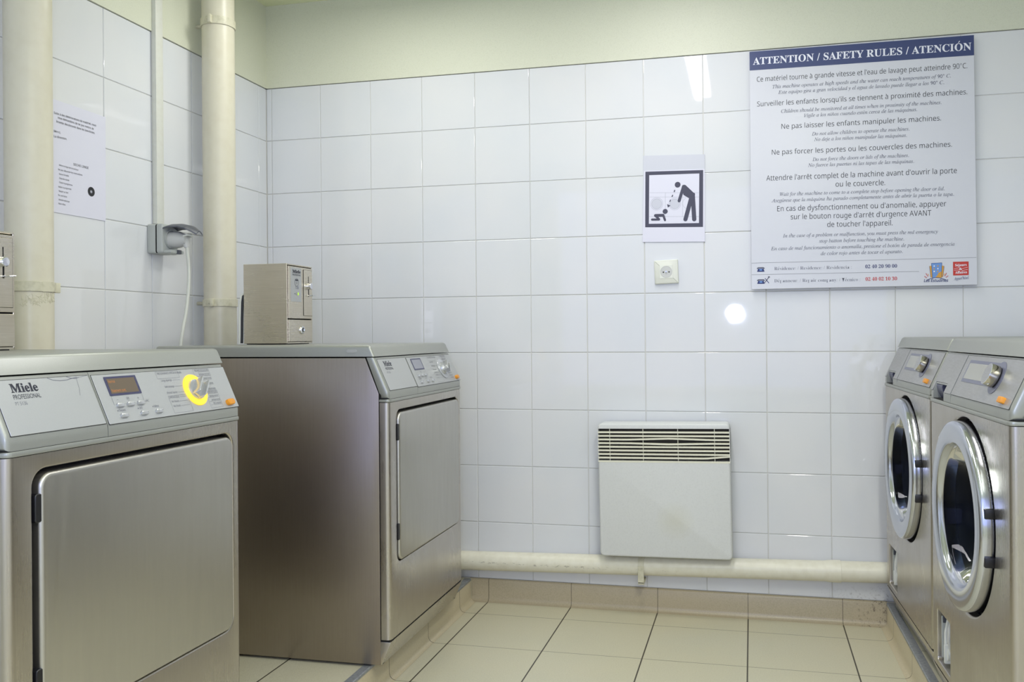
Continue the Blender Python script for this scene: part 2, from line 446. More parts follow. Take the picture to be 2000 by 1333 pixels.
# ------------------------------------------------------------------ lettering and outlines read off the photo, in metres on their walls
SIGN_LINES = [
    ('h', 'ATTENTION / SAFETY RULES / ATENCIÓN', (0.9731, 1.8391), (1.6409, 1.834)),
    ('s', "Ce matériel tourne à grande vitesse et l'eau de lavage peut atteindre 90°C.", (0.9854, 1.7817), (1.629, 1.7774)),
    ('i', 'This machine operates at high speeds and the water can reach temperatures of 90° C.', (1.0353, 1.7561), (1.5806, 1.752)),
    ('i', 'Este equipo gira a gran velocidad y el agua de lavado puede llegar a los 90° C.', (1.0535, 1.7366), (1.5606, 1.7325)),
    ('s', "Surveiller les enfants lorsqu'ils se tiennent à proximité des machines.", (0.9855, 1.6998), (1.6283, 1.6953)),
    ('i', 'Children should be monitored at all times when in proximity of the machines.', (1.0619, 1.6736), (1.5525, 1.6698)),
    ('i', 'Vigile a los niños cuando estén cerca de las máquinas.', (1.1347, 1.6546), (1.4804, 1.6523)),
    ('s', 'Ne pas laisser les enfants manipuler les machines.', (1.0627, 1.6209), (1.551, 1.6176)),
    ('i', 'Do not allow children to operate the machines.', (1.1583, 1.5932), (1.4571, 1.5918)),
    ('i', 'No deje a los niños manipular las máquinas.', (1.1654, 1.5748), (1.4492, 1.5718)),
    ('s', 'Ne pas forcer les portes ou les couvercles des machines.', (1.0314, 1.5374), (1.5822, 1.5328)),
    ('i', 'Do not force the doors or lids of the machines.', (1.1596, 1.5095), (1.4545, 1.5074)),
    ('i', 'No fuerce las puertas ni las tapas de las máquinas.', (1.1458, 1.4914), (1.4696, 1.4878)),
    ('s', "Attendre l'arrêt complet de la machine avant d'ouvrir la porte", (1.0131, 1.4525), (1.5957, 1.4488)),
    ('s', 'ou le couvercle.', (1.2311, 1.4225), (1.3826, 1.4209)),
    ('i', 'Wait for the machine to come to a complete stop before opening the door or lid.', (1.0556, 1.4003), (1.5597, 1.3964)),
    ('i', 'Asegúrese que la máquina ha parado completamente antes de abrir la puerta o la tapa.', (1.0289, 1.3804), (1.5866, 1.3778)),
    ('s', "En cas de dysfonctionnement ou d'anomalie, appuyer", (1.047, 1.3501), (1.5638, 1.3456)),
    ('s', "sur le bouton rouge d'arrêt d'urgence AVANT", (1.0899, 1.3218), (1.5195, 1.3178)),
    ('s', "de toucher l'appareil.", (1.2042, 1.2925), (1.4039, 1.2907)),
    ('i', 'In the case of a problem or malfunction, you must press the red emergency', (1.0647, 1.263), (1.5387, 1.2611)),
    ('i', 'stop button before touching the machine.', (1.1786, 1.2425), (1.4381, 1.2412)),
    ('i', 'En caso de mal funcionamiento o anomalía, presione el botón de parada de emergencia', (1.026, 1.222), (1.5872, 1.2202)),
    ('i', 'de color rojo antes de tocar el aparato.', (1.1831, 1.2014), (1.4336, 1.2012)),
    ('r', 'Résidence: / Residence: / Residencia :', (1.0365, 1.1562), (1.2782, 1.1552)),
    ('b', '02 40 20 90 00', (1.3202, 1.1554), (1.4163, 1.1551)),
    ('r', 'Dépanneur: / Repair company: / Técnico :', (1.0361, 1.1157), (1.3042, 1.1145)),
    ('d', '02 40 02 10 30', (1.3206, 1.115), (1.416, 1.1149)),
    ('e', 'Les Estudines', (1.4958, 1.1071), (1.5679, 1.1067)),
    ('w', 'Séjours', (1.5885, 1.1543), (1.6221, 1.1555)),
    ('w', '&', (1.6, 1.1423), (1.6089, 1.1429)),
    ('w', 'Affaires', (1.5883, 1.1313), (1.623, 1.1321)),
    ('a', "Appart'hôtel", (1.5836, 1.1092), (1.6277, 1.1111)),
]
# band [(0.9622, 1.8824), (1.6495, 1.8792), (1.6489, 1.8165), (0.9617, 1.8208)]
# board [(0.9622, 1.8832), (1.6487, 1.88), (1.6528, 1.0952), (0.9628, 1.0943)]
# rules [(0.9627, 1.1814), (1.6505, 1.1809), (0.9623, 1.1428), (1.482, 1.1412)]
# phone [(0.9798, 1.1508), (1.0058, 1.1684), (0.9765, 1.1106), (1.0191, 1.1342)]
# logo [(1.4989, 1.1151), (1.5673, 1.1682), (1.5819, 1.1254), (1.6281, 1.1686), (1.519, 1.1228), (1.5485, 1.1679), (1.5122, 1.125), (1.5548, 1.1564)]
PICTO = {
    'paper': [(0.605, 1.5607), (0.8124, 1.5545), (0.8107, 1.2591), (0.5997, 1.2646)],
    'fo': [(0.6116, 1.5055), (0.8069, 1.5015), (0.8046, 1.3091), (0.6093, 1.3149)],
    'fi': [(0.6246, 1.493), (0.7938, 1.4905), (0.7913, 1.3228), (0.622, 1.3263)],
    'head': [(0.7209, 1.4558)],
    'torso': [(0.7352, 1.448), (0.7411, 1.4548), (0.7472, 1.4537), (0.7771, 1.4235), (0.7793, 1.4101), (0.7577, 1.4087), (0.74, 1.4205)],
    'arm': [(0.7406, 1.4486), (0.7255, 1.4007)],
    'leg1': [(0.767, 1.4115), (0.7463, 1.3373)],
    'leg2': [(0.7716, 1.4136), (0.7756, 1.3362)],
    'bhead': [(0.6781, 1.3666)],
    'bbody': [(0.645, 1.3538), (0.6705, 1.3536)],
    'barm': [(0.6713, 1.3543), (0.677, 1.3372)],
    'bleg1': [(0.6458, 1.3522), (0.6567, 1.3407)],
    'bleg2': [(0.6567, 1.3399), (0.6331, 1.3404)],
    'dash': [(0.7114, 1.4386), (0.709, 1.4312), (0.7043, 1.422), (0.7011, 1.4151), (0.6967, 1.4055), (0.6936, 1.399)],
    'tri': [(0.6845, 1.3915), (0.6962, 1.3855), (0.6872, 1.3792)],
    'm1': [(0.6493, 1.3934)],
    'm2': [(0.7106, 1.3908)],
    'm3': [(0.7591, 1.3915)],
    'l': [(0.6252, 1.4326), (0.7933, 1.4251), (0.6251, 1.418), (0.7931, 1.4107), (0.6234, 1.3511), (0.7918, 1.3446), (0.679, 1.4302), (0.6783, 1.3489), (0.7372, 1.4131), (0.7367, 1.3467)],
}
# px scale 0.0003870000000000007
# outlet [(0.6388, 1.1955), (0.719, 1.2039), (0.7214, 1.1209), (0.6433, 1.1174), (0.6571, 1.1812), (0.7001, 1.1821), (0.7021, 1.1382), (0.6591, 1.1368), (0.6797, 1.163)]
NOTICE = [
    ('Suite à des détériorations de matériel, nous', (-1.0505, 1.5449), (-0.8974, 1.5458)),
    ('vous demandons de ne pas mettre de', (-1.0382, 1.5351), (-0.9068, 1.5342)),
    ('lingette décolorante dans les lave-linges.', (-1.0425, 1.5235), (-0.9022, 1.5234)),
    ('Merci,', (-1.051, 1.4964), (-1.0282, 1.4967)),
    ('La direction.', (-1.0511, 1.4827), (-1.0063, 1.4844)),
    ('SECHE LINGE', (-0.9838, 1.4205), (-0.9276, 1.4205)),
    ('Mettre le linge dans le tambour', (-1.0342, 1.4101), (-0.9653, 1.4088)),
    ('Ne pas dépasser les instructions', (-1.0377, 1.3977), (-0.9511, 1.3976)),
    ('Fermer le hublot', (-1.0345, 1.3861), (-1.0005, 1.3865)),
    ('Choix de la durée', (-1.0346, 1.3751), (-0.9991, 1.3748)),
    ('Choisir le programme', (-1.0347, 1.3642), (-0.9878, 1.3634)),
    ('Valider le programme', (-1.0382, 1.3519), (-0.9919, 1.3519)),
    ('Appuyer sur Start', (-1.0368, 1.3411), (-1.0029, 1.3405)),
    ('Par cycle Séché', (-1.0384, 1.3295), (-1.0079, 1.3289)),
    ('Attendre votre tour', (-1.0371, 1.3179), (-0.9982, 1.3173)),
    ('Vider le filtre', (-1.0386, 1.3074), (-1.0135, 1.3066)),
]
# disc (-0.924, 1.3576) (-0.9114, 1.3596)
# paper [(-1.0645, 1.5833), (-0.8599, 1.5811), (-0.862, 1.2842), (-1.0571, 1.2844)]

# ------------------------------------------------------------------ the room
XL, XR, YB, YF, ZC = -0.83, 2.25, 0.0, -3.75, 2.206
TOPZ = 1.8928
rows = [.078+.202*k for k in range(9)] + [TOPZ]
def tiles(b, us, P):
    """glazed tiles with rounded edges between grout lines us (along the wall) and rows; P(u, z, d) gives the point d in front of the wall; each sits a hair out of true"""
    for i in range(len(us)-1):
        for j in range(len(rows)-1):
            u0, u1, z0, z1 = us[i]+.0011, us[i+1]-.0011, rows[j]+.0011, rows[j+1]-.0011
            if u1-u0 < .004: continue
            tu, tz = random.gauss(0, .0013), random.gauss(0, .0013)
            if TILT.get((round(us[i], 3), j)): tu, tz = TILT[(round(us[i], 3), j)]
            uc, zc = (u0+u1)/2, (z0+z1)/2
            V, F = [], []
            for g, d in ((0, -.004), (0, -.0012), (.0005, -.0005), (.0016, 0.)):
                for (u, z) in ((u0+g, z0+g), (u1-g, z0+g), (u1-g, z1-g), (u0+g, z1-g)):
                    V.append(P(u, z, d + (u-uc)*tu + (z-zc)*tz))
            for q in range(3):
                for k in range(4): F.append((q*4+k, q*4+(k+1) % 4, q*4+4+(k+1) % 4, q*4+4+k))
            F.append((12, 13, 14, 15))
            b.add(V, F, 'glazed_tile')
TILT = {(.606, 8): (0., 0.), (.808, 8): (-.006, .004), (.808, 4): (0., 0.)}
def struct(o): o['kind'] = 'structure'; return o
b = B()
b.box((XL-.1, .003, -.1), (XR+.1, .12, TOPZ), 'tile_grout')
b.box((XL-.1, -.0035, TOPZ+.0012), (XR+.1, .12, ZC+.1), 'cream_paint')
tiles(b, [XL] + [.202*k for k in range(-4, 12)] + [XR], lambda u, z, d: (u, -d, z))
struct(b.build('wall_back', smooth=15))
b = B()
b.box((XL-.12, YF-.1, -.1), (XL-.003, .003, TOPZ), 'tile_grout')
b.box((XL-.12, YF-.1, TOPZ+.0012), (XL+.0035, .003, ZC+.1), 'cream_paint')
tiles(b, [YF] + [-.0553-.202*k for k in range(18, -1, -1)] + [0.], lambda u, z, d: (XL+d, u, z))
struct(b.build('wall_left', smooth=15))
b = B()
b.box((XR+.003, YF-.1, -.1), (XR+.12, .003, TOPZ), 'tile_grout')
b.box((XR-.0035, YF-.1, TOPZ+.0012), (XR+.12, .003, ZC+.1), 'cream_paint')
tiles(b, [YF] + [-.0553-.202*k for k in range(18, -1, -1)] + [0.], lambda u, z, d: (XR-d, u, z))
struct(b.build('wall_right', smooth=15))
b = B(); b.box((XL-.1, YF-.12, -.1), (XR+.1, YF, ZC+.1), 'cream_paint'); struct(b.build('wall_front'))
b = B()
for lo, hi in (((-.55, YF+.0005, .50), (1.95, YF+.03, .55)), ((-.55, YF+.0005, 2.05), (1.95, YF+.03, 2.10)), ((-.55, YF+.0005, .55), (-.5, YF+.03, 2.05)), ((1.9, YF+.0005, .55), (1.95, YF+.03, 2.05))): b.box(lo, hi, 'trunking_plastic', .004, 1)
b.box((-.5, YF+.0005, .55), (1.9, YF+.006, 2.05), 'display_blank')
struct(b.build('added_window_1'))  # unseen frame and pane, added to surround the blue fill light
b = B(); b.box((XL-.1, YF-.1, -.1), (XR+.1, .1, 0.), 'floor_tile'); struct(b.build('floor'))
b = B(); b.box((XL-.1, YF-.1, ZC), (XR+.1, .1, ZC+.1), 'ceiling_paint'); struct(b.build('ceiling'))
# tiled skirting with a coved foot
b = B()
b.prism([(-.0005, 0), (-.026, 0), (-.020, .0015), (-.0145, .005), (-.011, .011), (-.0095, .019), (-.009, .072), (-.006, .078), (-.0005, .079)], -.03, 1.38, 'skirting_tile', axis=0)
struct(b.build('baseboard_back', smooth=60))
# the tiled kerbs the machines stand on, each with a grey edging strip
ZK = .08
def kerb(name, poly, e0, e1, sgn):
    """poly: ground plan; e0-e1: the edge that faces the room"""
    b = B(); b.prism(poly, 0.0005, ZK-.0005, 'floor_tile', axis=2)
    d = Vector((e1[0]-e0[0], e1[1]-e0[1], 0)).normalized(); n = Vector((d.y, -d.x, 0))*sgn
    M = frame((e0[0], e0[1], 0), n, d, Vector((0, 0, 1)))
    ln = math.hypot(e1[0]-e0[0], e1[1]-e0[1])
    b.prism([(0, .0005), (.020, .0005), (.014, .002), (.009, .005), (.005, .010), (.0025, .018), (.002, .076), (0, .079)], 0, ln, 'kerb_tile', M=M)
    o = struct(b.build(name, smooth=60))
    s_ = B(); s_.prism([(.003, .0745), (.003, .0805), (.001, .082), (-.020, .082), (-.020, .0795), (-.0008, .0795), (-.0008, .0745)], 0.0, ln, 'grey_metal_strip', M=M)
    s_.build('edging_strip', o, label='grey edging strip')
    return o
kerb('trim_1', [(XL+.001, YF), (-.022, YF), (-.022, -.011), (XL+.001, -.011)], (-.022, YF), (-.022, -.028), 1)
kerb('trim_2', [(1.378, -.011), (1.424, YF), (XR-.001, YF), (XR-.001, -.011)], (1.378, -.028), (1.424, YF), 1)
# tile joint on top of the left kerb is part of its material

# ------------------------------------------------------------------ laundry machines
W = .595
HZ = .08                                  # machines stand at the top of the kerb; heights below are above the floor
Z = lambda z: z-HZ
SL = math.hypot(.041, .0902)
TD = Vector((-.041, 0, .0902))/SL; ND = Vector((.0902, 0, .041))/SL
def SM(h=0.): return frame(Vector((0, 0, Z(.803)))+ND*h, (0, 1, 0), TD, ND)     # plane of the sloping fascia: x = across, y = up the slope
FM = lambda x=0.: frame((x, 0, -HZ), (0, 1, 0), (0, 0, 1), (1, 0, 0))            # plane of the front: x = across, y = height above the floor
def casing(root, m):
    b = B()
    side = [(-.69, Z(.087)), (-.0285, Z(.087)), (-.0285, Z(.7985)), (-.066, Z(.8925)), (-.69, Z(.8925))]
    b.prism(side, 0, .012, m, bev=.0015); b.prism(side, W-.012, W, m, bev=.0015)
    b.box((-.69, .011, Z(.0875)), (-.68, W-.011, Z(.892)), m)
    b.box((-.69, .011, Z(.0875)), (-.03, W-.011, Z(.095)), m)
    b.box((-.69, .011, Z(.884)), (-.07, W-.011, Z(.892)), 'dark_gap')
    for y0, y1 in ((.003, .012), (W-.012, W-.003)): b.prism([(-.032, Z(.09)), (-.0235, Z(.09)), (-.0235, Z(.798)), (-.060, Z(.8915)), (-.07, Z(.8915)), (-.032, Z(.80))], y0, y1, 'dark_gap')
    b.build('casing', root, label='brown-grey steel side casing')
    for x in (-.62, -.10):
        for y in (.07, W-.07):
            f = B(); f.lathe([(0, .0002), (.022, .0002), (.022, .006), (.012, .007), (.012, .016), (0, .016)], 'black_plastic', 20); f.build('foot', root, loc=(x, y, 0))
def lid(root):
    b = B()
    prof = [(-.694, Z(.8958)), (-.0383, Z(.8958)), (-.0525, Z(.9262)), (-.694, Z(.9262))]
    def sel(a, c):
        if abs(a.y-c.y) < 1e-6: return (a.z > Z(.90) and c.z > Z(.90)) or (min(a.x, c.x) > -.06) or max(a.x, c.x) < -.69
        return a.z > Z(.90)
    b.prism(prof, -.001, W+.001, 'silver_paint', bev=.0075, seg=4, sel=sel)
    b.build('lid', root, label='silver-grey top cover', smooth=40)
    p = B(); p.prism(rrect(-.118, Z(.906), -.088, Z(.9145), .0042, 5), -.0022, -.0008, 'silver_panel', bev=.0004, seg=1); p.build('screw_cap', root)
def fascia(root, s0, s1, cl, cr, cut=None):
    """sloping console section; cut = (from, to, height up the slope) of an open grip at its foot"""
    prof = [(-.0262, Z(.7845)), (0, Z(.7845)), (0, Z(.803)), (-.041, Z(.8932)), (-.0620, Z(.8932)), (-.0262, Z(.799))]
    b = B()
    for a0, a1, cl_, cr_, pr in ((s0, s1, cl, cr, prof),) if not cut else ((s0, cut[0], cl, 0, prof), (cut[1], s1, 0, cr, prof), (cut[0], cut[1], 0, 0, [(-.041*cut[2]/SL, Z(.803+.0902*cut[2]/SL)), (-.041, Z(.8932)), (-.064, Z(.8932)), (-.0285-.0355*.22, Z(.803+.0902*cut[2]/SL))])):
        def sel(a, c):
            if abs(a.y-c.y) > 1e-6: return a.x > -.001 and a.z > Z(.79)
            e = (cl_ and a.y < a0+1e-4) or (cr_ and a.y > a1-1e-4)
            return e and min(a.x, c.x) > -.045
        big = cl_ or cr_
        b.prism(pr, a0, a1, 'silver_paint', bev=(.0095 if big else .002) if pr is prof else 0, seg=4, sel=sel)
    return b.build('fascia', root, smooth=40)
def seam(root):
    b = B(); b.prism(rrect(-.0285, 0.0005, .0028, W-.0005, .012, 5, (0, 1, 1, 0)), Z(.7755), Z(.7838), 'silver_paint', axis=2, bev=.002, seg=2)
    b.build('seam_strip', root)
    d = B(); d.prism(rrect(-.03, .001, -.0012, W-.001, .011, 5, (0, 1, 1, 0)), Z(.773), Z(.7855), 'dark_gap', axis=2); d.build('seam_gap_filler', root)  # dark filler behind the seam strip, blackens the gaps beside it
def kick(root, m):
    b = B(); b.prism([(-.05, Z(.0875)), (-.0252, Z(.0875)), (0, Z(.1485)), (-.05, Z(.1485))], .001, W-.001, m, bev=.002)
    b.build('kick_plate', root)
    d = B(); d.box((-.05, .002, Z(.147)), (-.003, W-.002, Z(.153)), 'dark_gap'); d.build('kick_gap_filler', root)  # dark filler, blackens the slit above the kick plate
def columns(b, m, z0, z1):
    for y0, y1, c in ((.0008, .0140, (0, 0, 0, 1)), (W-.0140, W-.0008, (0, 0, 1, 0))):
        pass
    b.prism([(-.0264, .0008), (-.012, .0008)] + [(-.012+.012*math.sin(k*PI/12), .0128-.012*math.cos(k*PI/12)) for k in range(1, 7)] + [(0, .0142), (-.0264, .0142)], z0, z1, m, axis=2)
    b.prism([(-.0264, W-.0142), (0, W-.0142)] + [(-.012+.012*math.cos(k*PI/12), W-.0128+.012*math.sin(k*PI/12)) for k in range(0, 7)] + [(-.0264, W-.0008)], z0, z1, m, axis=2)
def oval_button(root, name, s, t, w, hgt, m, r=None, rise=.006, **props):
    b = B(); bm = bmesh.new(); P = rrect(-w/2, -hgt/2, w/2, hgt/2, r or hgt*.49, 6)
    b.prism(P, -.002, rise, m, axis=2, bev=.0016, seg=2, sel=lambda a, c: min(a.z, c.z) > 0)
    o = b.build(name, root); o.matrix_local = SM() @ Matrix.Translation((s, t, 0)); 
    for k, v in props.items(): o[k] = v
    return o
def outline(b, x0, y0, x1, y1, w, m, M, h):
    for a, c in (((x0, y0), (x1, y0)), ((x1, y0), (x1, y1)), ((x1, y1), (x0, y1)), ((x0, y1), (x0, y0))): b.flat(bar(a, c, w), m, M, h)

def dryer(name, label, loc, rotz, lit):
    root = thing(name, label, 'dryer', (loc[0], loc[1], HZ), rotz, 'tumble dryers on the left kerb')
    casing(root, 'side_steel'); lid(root); seam(root); kick(root, 'brushed_steel')
    # front panel: a steel sheet with a recess that the door sits in
    b = B(); columns(b, 'brushed_steel', Z(.1535), Z(.7745))
    hole = [(p[0], Z(p[1])) for p in rrect(.050, .3445, .5655, .7515, .028, 8)]
    plate_hole(b, (.0140, Z(.1535), W-.0140, Z(.7745)), hole, (.31, Z(.55)), -.0250, 0., 'brushed_steel', .005)
    b.build('front_panel', root)
    d = B(); d.box((-.029, .04, Z(.335)), (-.0262, .575, Z(.76)), 'dark_gap'); d.build('door_recess', root)
    b = B(); b.prism([(p[0], Z(p[1])) for p in rrect(.0615, .3462, .5637, .7445, .022, 8)], -.025, .0035, 'dryer_door_steel', axis=0, bev=.0065, seg=4, sel=lambda a, c: min(a.x, c.x) > 0)
    door = b.build('door', root, label='large flat steel door')
    for z in (.692, .425):
        h = B(); h.prism([(p[0], Z(p[1])) for p in rrect(.0525, z-.022, .0665, z+.022, .004, 3)], -.022, .002, 'black_plastic', axis=0, bev=.0012, seg=1); h.build('hinge', door, label='black hinge')
    # fascia in two halves with inset panels
    lf = fascia(root, .001, .2080, 1, 0); rf = fascia(root, .2092, W-.001, 0, 1)
    g = B(); g.box((-.03, .2075, Z(.786)), (-.0012, .2098, Z(.803)), 'dark_gap'); g.box((-.002, .2075, 0), (.0, .2098, SL-.002), 'dark_gap', M=frame(Vector((0, 0, Z(.803)))-ND*.0022, TD.cross(ND)*0+Vector((ND)), (0, 1, 0), TD)); g.build('fascia_gap', root)
    M = SM()
    b = B(); b.flat(rrect(.0112, .0028, .2062, .0937, .001, 2), 'dark_gap', M, .0003); b.prism(rrect(.0120, .0036, .2054, .0929, .001, 2), .0, .0011, 'silver_panel', axis=2, bev=.0004, seg=1, M=M)
    ip = b.build('nameplate', lf)
    t = B()
    text(t, 'Miele', 'logo_ink', SM(.0013), (.0413, .0722), (.0931, .0722), cap=.0142, kind='bold', off=.02, h=0)
    t.build('logo', ip, label='black brand name')
    t = B(); text(t, 'PROFESSIONAL', 'logo_ink', SM(.0013), (.0413, .0608), (.0931, .0608), cap=.0076, kind='plain', h=0); t.build('lettering', ip)
    t = B(); text(t, 'PT 5136', 'panel_ink', SM(.0013), (.0405, .0508), (.0625, .0508), cap=.0055, h=0); t.build('model_number', ip)
    if lit:
        t = B(); MM = SM(.0013)
        pts = [(.118, .0925), (.128, .0880), (.142, .0862), (.156, .0866), (.170, .0892), (.180, .0905)]
        for a, c in zip(pts, pts[1:]): t.flat(bar(a, c, .0012), 'panel_ink', MM)
        pts = [(.158, .0925), (.166, .0895), (.176, .0882), (.184, .0900)]
        for a, c in zip(pts, pts[1:]): t.flat(bar(a, c, .0012), 'panel_ink', MM)
        for a, c in (((.178, .0890), (.176, .070)), ((.176, .070), (.172, .058)), ((.184, .09), (.204, .0925))): t.flat(bar(a, c, .0006), 'panel_ink', MM)
        t.build('film_crease', ip, label='creased protective film')
    b = B(); b.flat(rrect(.2118, .0002, .5912, .0930, .001, 2), 'dark_gap', M, .0003); b.prism(rrect(.2126, .0010, .5904, .0922, .001, 2), .0, .0011, 'silver_panel', axis=2, bev=.0004, seg=1, M=M)
    cp = b.build('control_panel', rf)
    M1 = SM(.0012)
    b = B(); b.prism(rrect(.2380, .0512, .3172, .0871, .0008, 2), 0, .0008, 'display_frame', axis=2, M=M1)
    sc = b.build('display', cp, label='small lit display with orange text' if lit else 'small blank display')
    b = B(); b.flat(rrect(.2425, .0550, .3115, .0832, .0006, 2), 'display_lit' if lit else 'display_blank', M1, .001); scr = b.build('screen', sc)
    if lit:
        t = B(); text(t, 'Normal', 'display_orange', M1, (.2450, .0752), (.2605, .0752), cap=.0048, h=.0013); text(t, 'Paiement cont.', 'display_orange', M1, (.2450, .0575), (.2800, .0575), cap=.0052, h=.0013); t.build('display_text', sc)
    for s, tt in ((.2520, .0328), (.2778, .0330), (.3040, .0332), (.2520, .0132), (.3028, .0132), (.3427, .0132)):
        oval_button(cp, 'button', s, tt, .0185, .0082, 'button_silver')
    t = B()
    for a, c in (((.2395, .0500), (.2395, .0335)), ((.3160, .0500), (.3160, .0335)), ((.2492, .0432), (.2536, .0432)), ((.2755, .0405), (.2800, .0405)), ((.301, .0432), (.3056, .0432))): t.flat(bar(a, c, .0005), 'panel_ink', M1, .0002)
    t.flat(bar((.3033, .0409), (.3033, .0455), .0006), 'panel_ink', M1, .0002)
    text(t, 'OK', 'panel_ink', M1, (.2740, .0425), (.2815, .0425), cap=.0042, h=.0002)
    t.build('display_legend', cp); t = B()
    for s, tt, w_, q in ((.2445, .0215, .016, 'Départ'), (.2955, .0215, .008, 'I/O'), (.3345, .0215, .013, 'Début'), (.3205, .0335, .007, 'PC')):
        t.flat(disc(s-.002, tt+.0018, .0013, 10), 'panel_ink', M1, .0002); text(t, q, 'panel_ink', M1, (s+.001, tt), (s+.001+w_, tt), cap=.0042, h=.0002)
    t.build('button_legend', cp)
    # programme lists round the dial
    for box, rows_, lft in (((.374, .0760, .4380, .0905), (('PROGRAMMES SPÉCIAUX PLUS', .378, .448, .0845), ('Linge éponge', .382, .412, .0700), ('Défroissage', .385, .412, .0570), ('Finish laine', .385, .414, .0445)), 1),
                            ((.384, .0050, .440, .0400), (('SYNTHÉTIQUE', .386, .414, .0350), ('Air chaud', .388, .408, .0265), ('Air froid', .388, .408, .0170)), 1),
                            ((.486, .0750, .5375, .0905), (('BLANC/COULEURS', .492, .536, .0855), ('Séchage normal+', .500, .536, .0775), ('Séchage normal', .506, .536, .0680), ('Prêt à repasser', .508, .536, .0570), ('Repassage', .512, .536, .0450)), 0),
                            ((.498, .0050, .5375, .0420), (('SYNTHÉTIQUES', .504, .536, .0370), ('Séchage normal+', .506, .536, .0290), ('Séchage normal', .508, .536, .0205), ('Prêt à repasser', .510, .536, .0130)), 0)):
        t = B(); outline(t, *box, .0004, 'panel_ink', M1, .0002)
        for q, s0, s1, y in rows_:
            text(t, q, 'panel_ink', M1, (s0, y), (s1, y), cap=.0040, h=.0002)
            t.flat(bar((s1+.002, y+.0015), (.436, y+.0015), .0004) if lft else bar((.500, y-.0012), (.536, y-.0012), .0004), 'panel_ink', M1, .0002)
        t.build('programme_list', cp)
    # dial
    DC = (.4690, .0468)
    b = B(); MD = SM(.0012) @ Matrix.Translation((DC[0], DC[1], 0))
    b.lathe([(0, 0), (.0325, 0), (.0330, .0012), (.0322, .0026), (.024, .0032), (0, .0032)], 'dial_yellow' if lit else 'dial_clear', 48, M=MD)
    dl = b.build('dial', cp, label='programme dial with glowing yellow ring' if lit else 'programme dial with unlit ring')
    b = B(); b.lathe([(.0, .0032), (.0215, .0032), (.0205, .0075), (.0, .0078)], 'button_silver', 40, M=MD)
    R = MD @ Matrix.Rotation(math.radians(-44), 4, 'Z')
    for sgn in (-1, 1):
        V = []
        prof = []
        for k in range(13):
            a = -1+2*k/12; prof.append((sgn*(.0082+.0026*(1-a*a)**.5), a*.0205))
        inner = [(sgn*.0066, .0205), (sgn*.0066, -.0205)]
        poly = prof + inner
        b.prism(poly, .0070, .0250, 'button_silver', axis=2, bev=.0008, seg=1, M=R)
    b.prism([(-.0068, -.019), (.0068, -.019), (.0068, .019), (-.0068, .019)], .0070, .0125, 'button_silver', axis=2, M=R)
    b.build('dial_grip', dl)
    oval_button(cp, 'stop_button', .5625, .0122, .0235, .0125, 'orange_plastic', rise=.0085, label='orange oval button')
    return root

DR1 = dryer('tumble_dryer', 'nearest steel tumble dryer with glowing yellow dial ring and lit orange display', (-.0995, -1.9474), -.0106, True)
DR2 = dryer('tumble_dryer', 'far steel tumble dryer with unlit dial, beside the white convector heater', (.0381, -.8745), .0073, False)

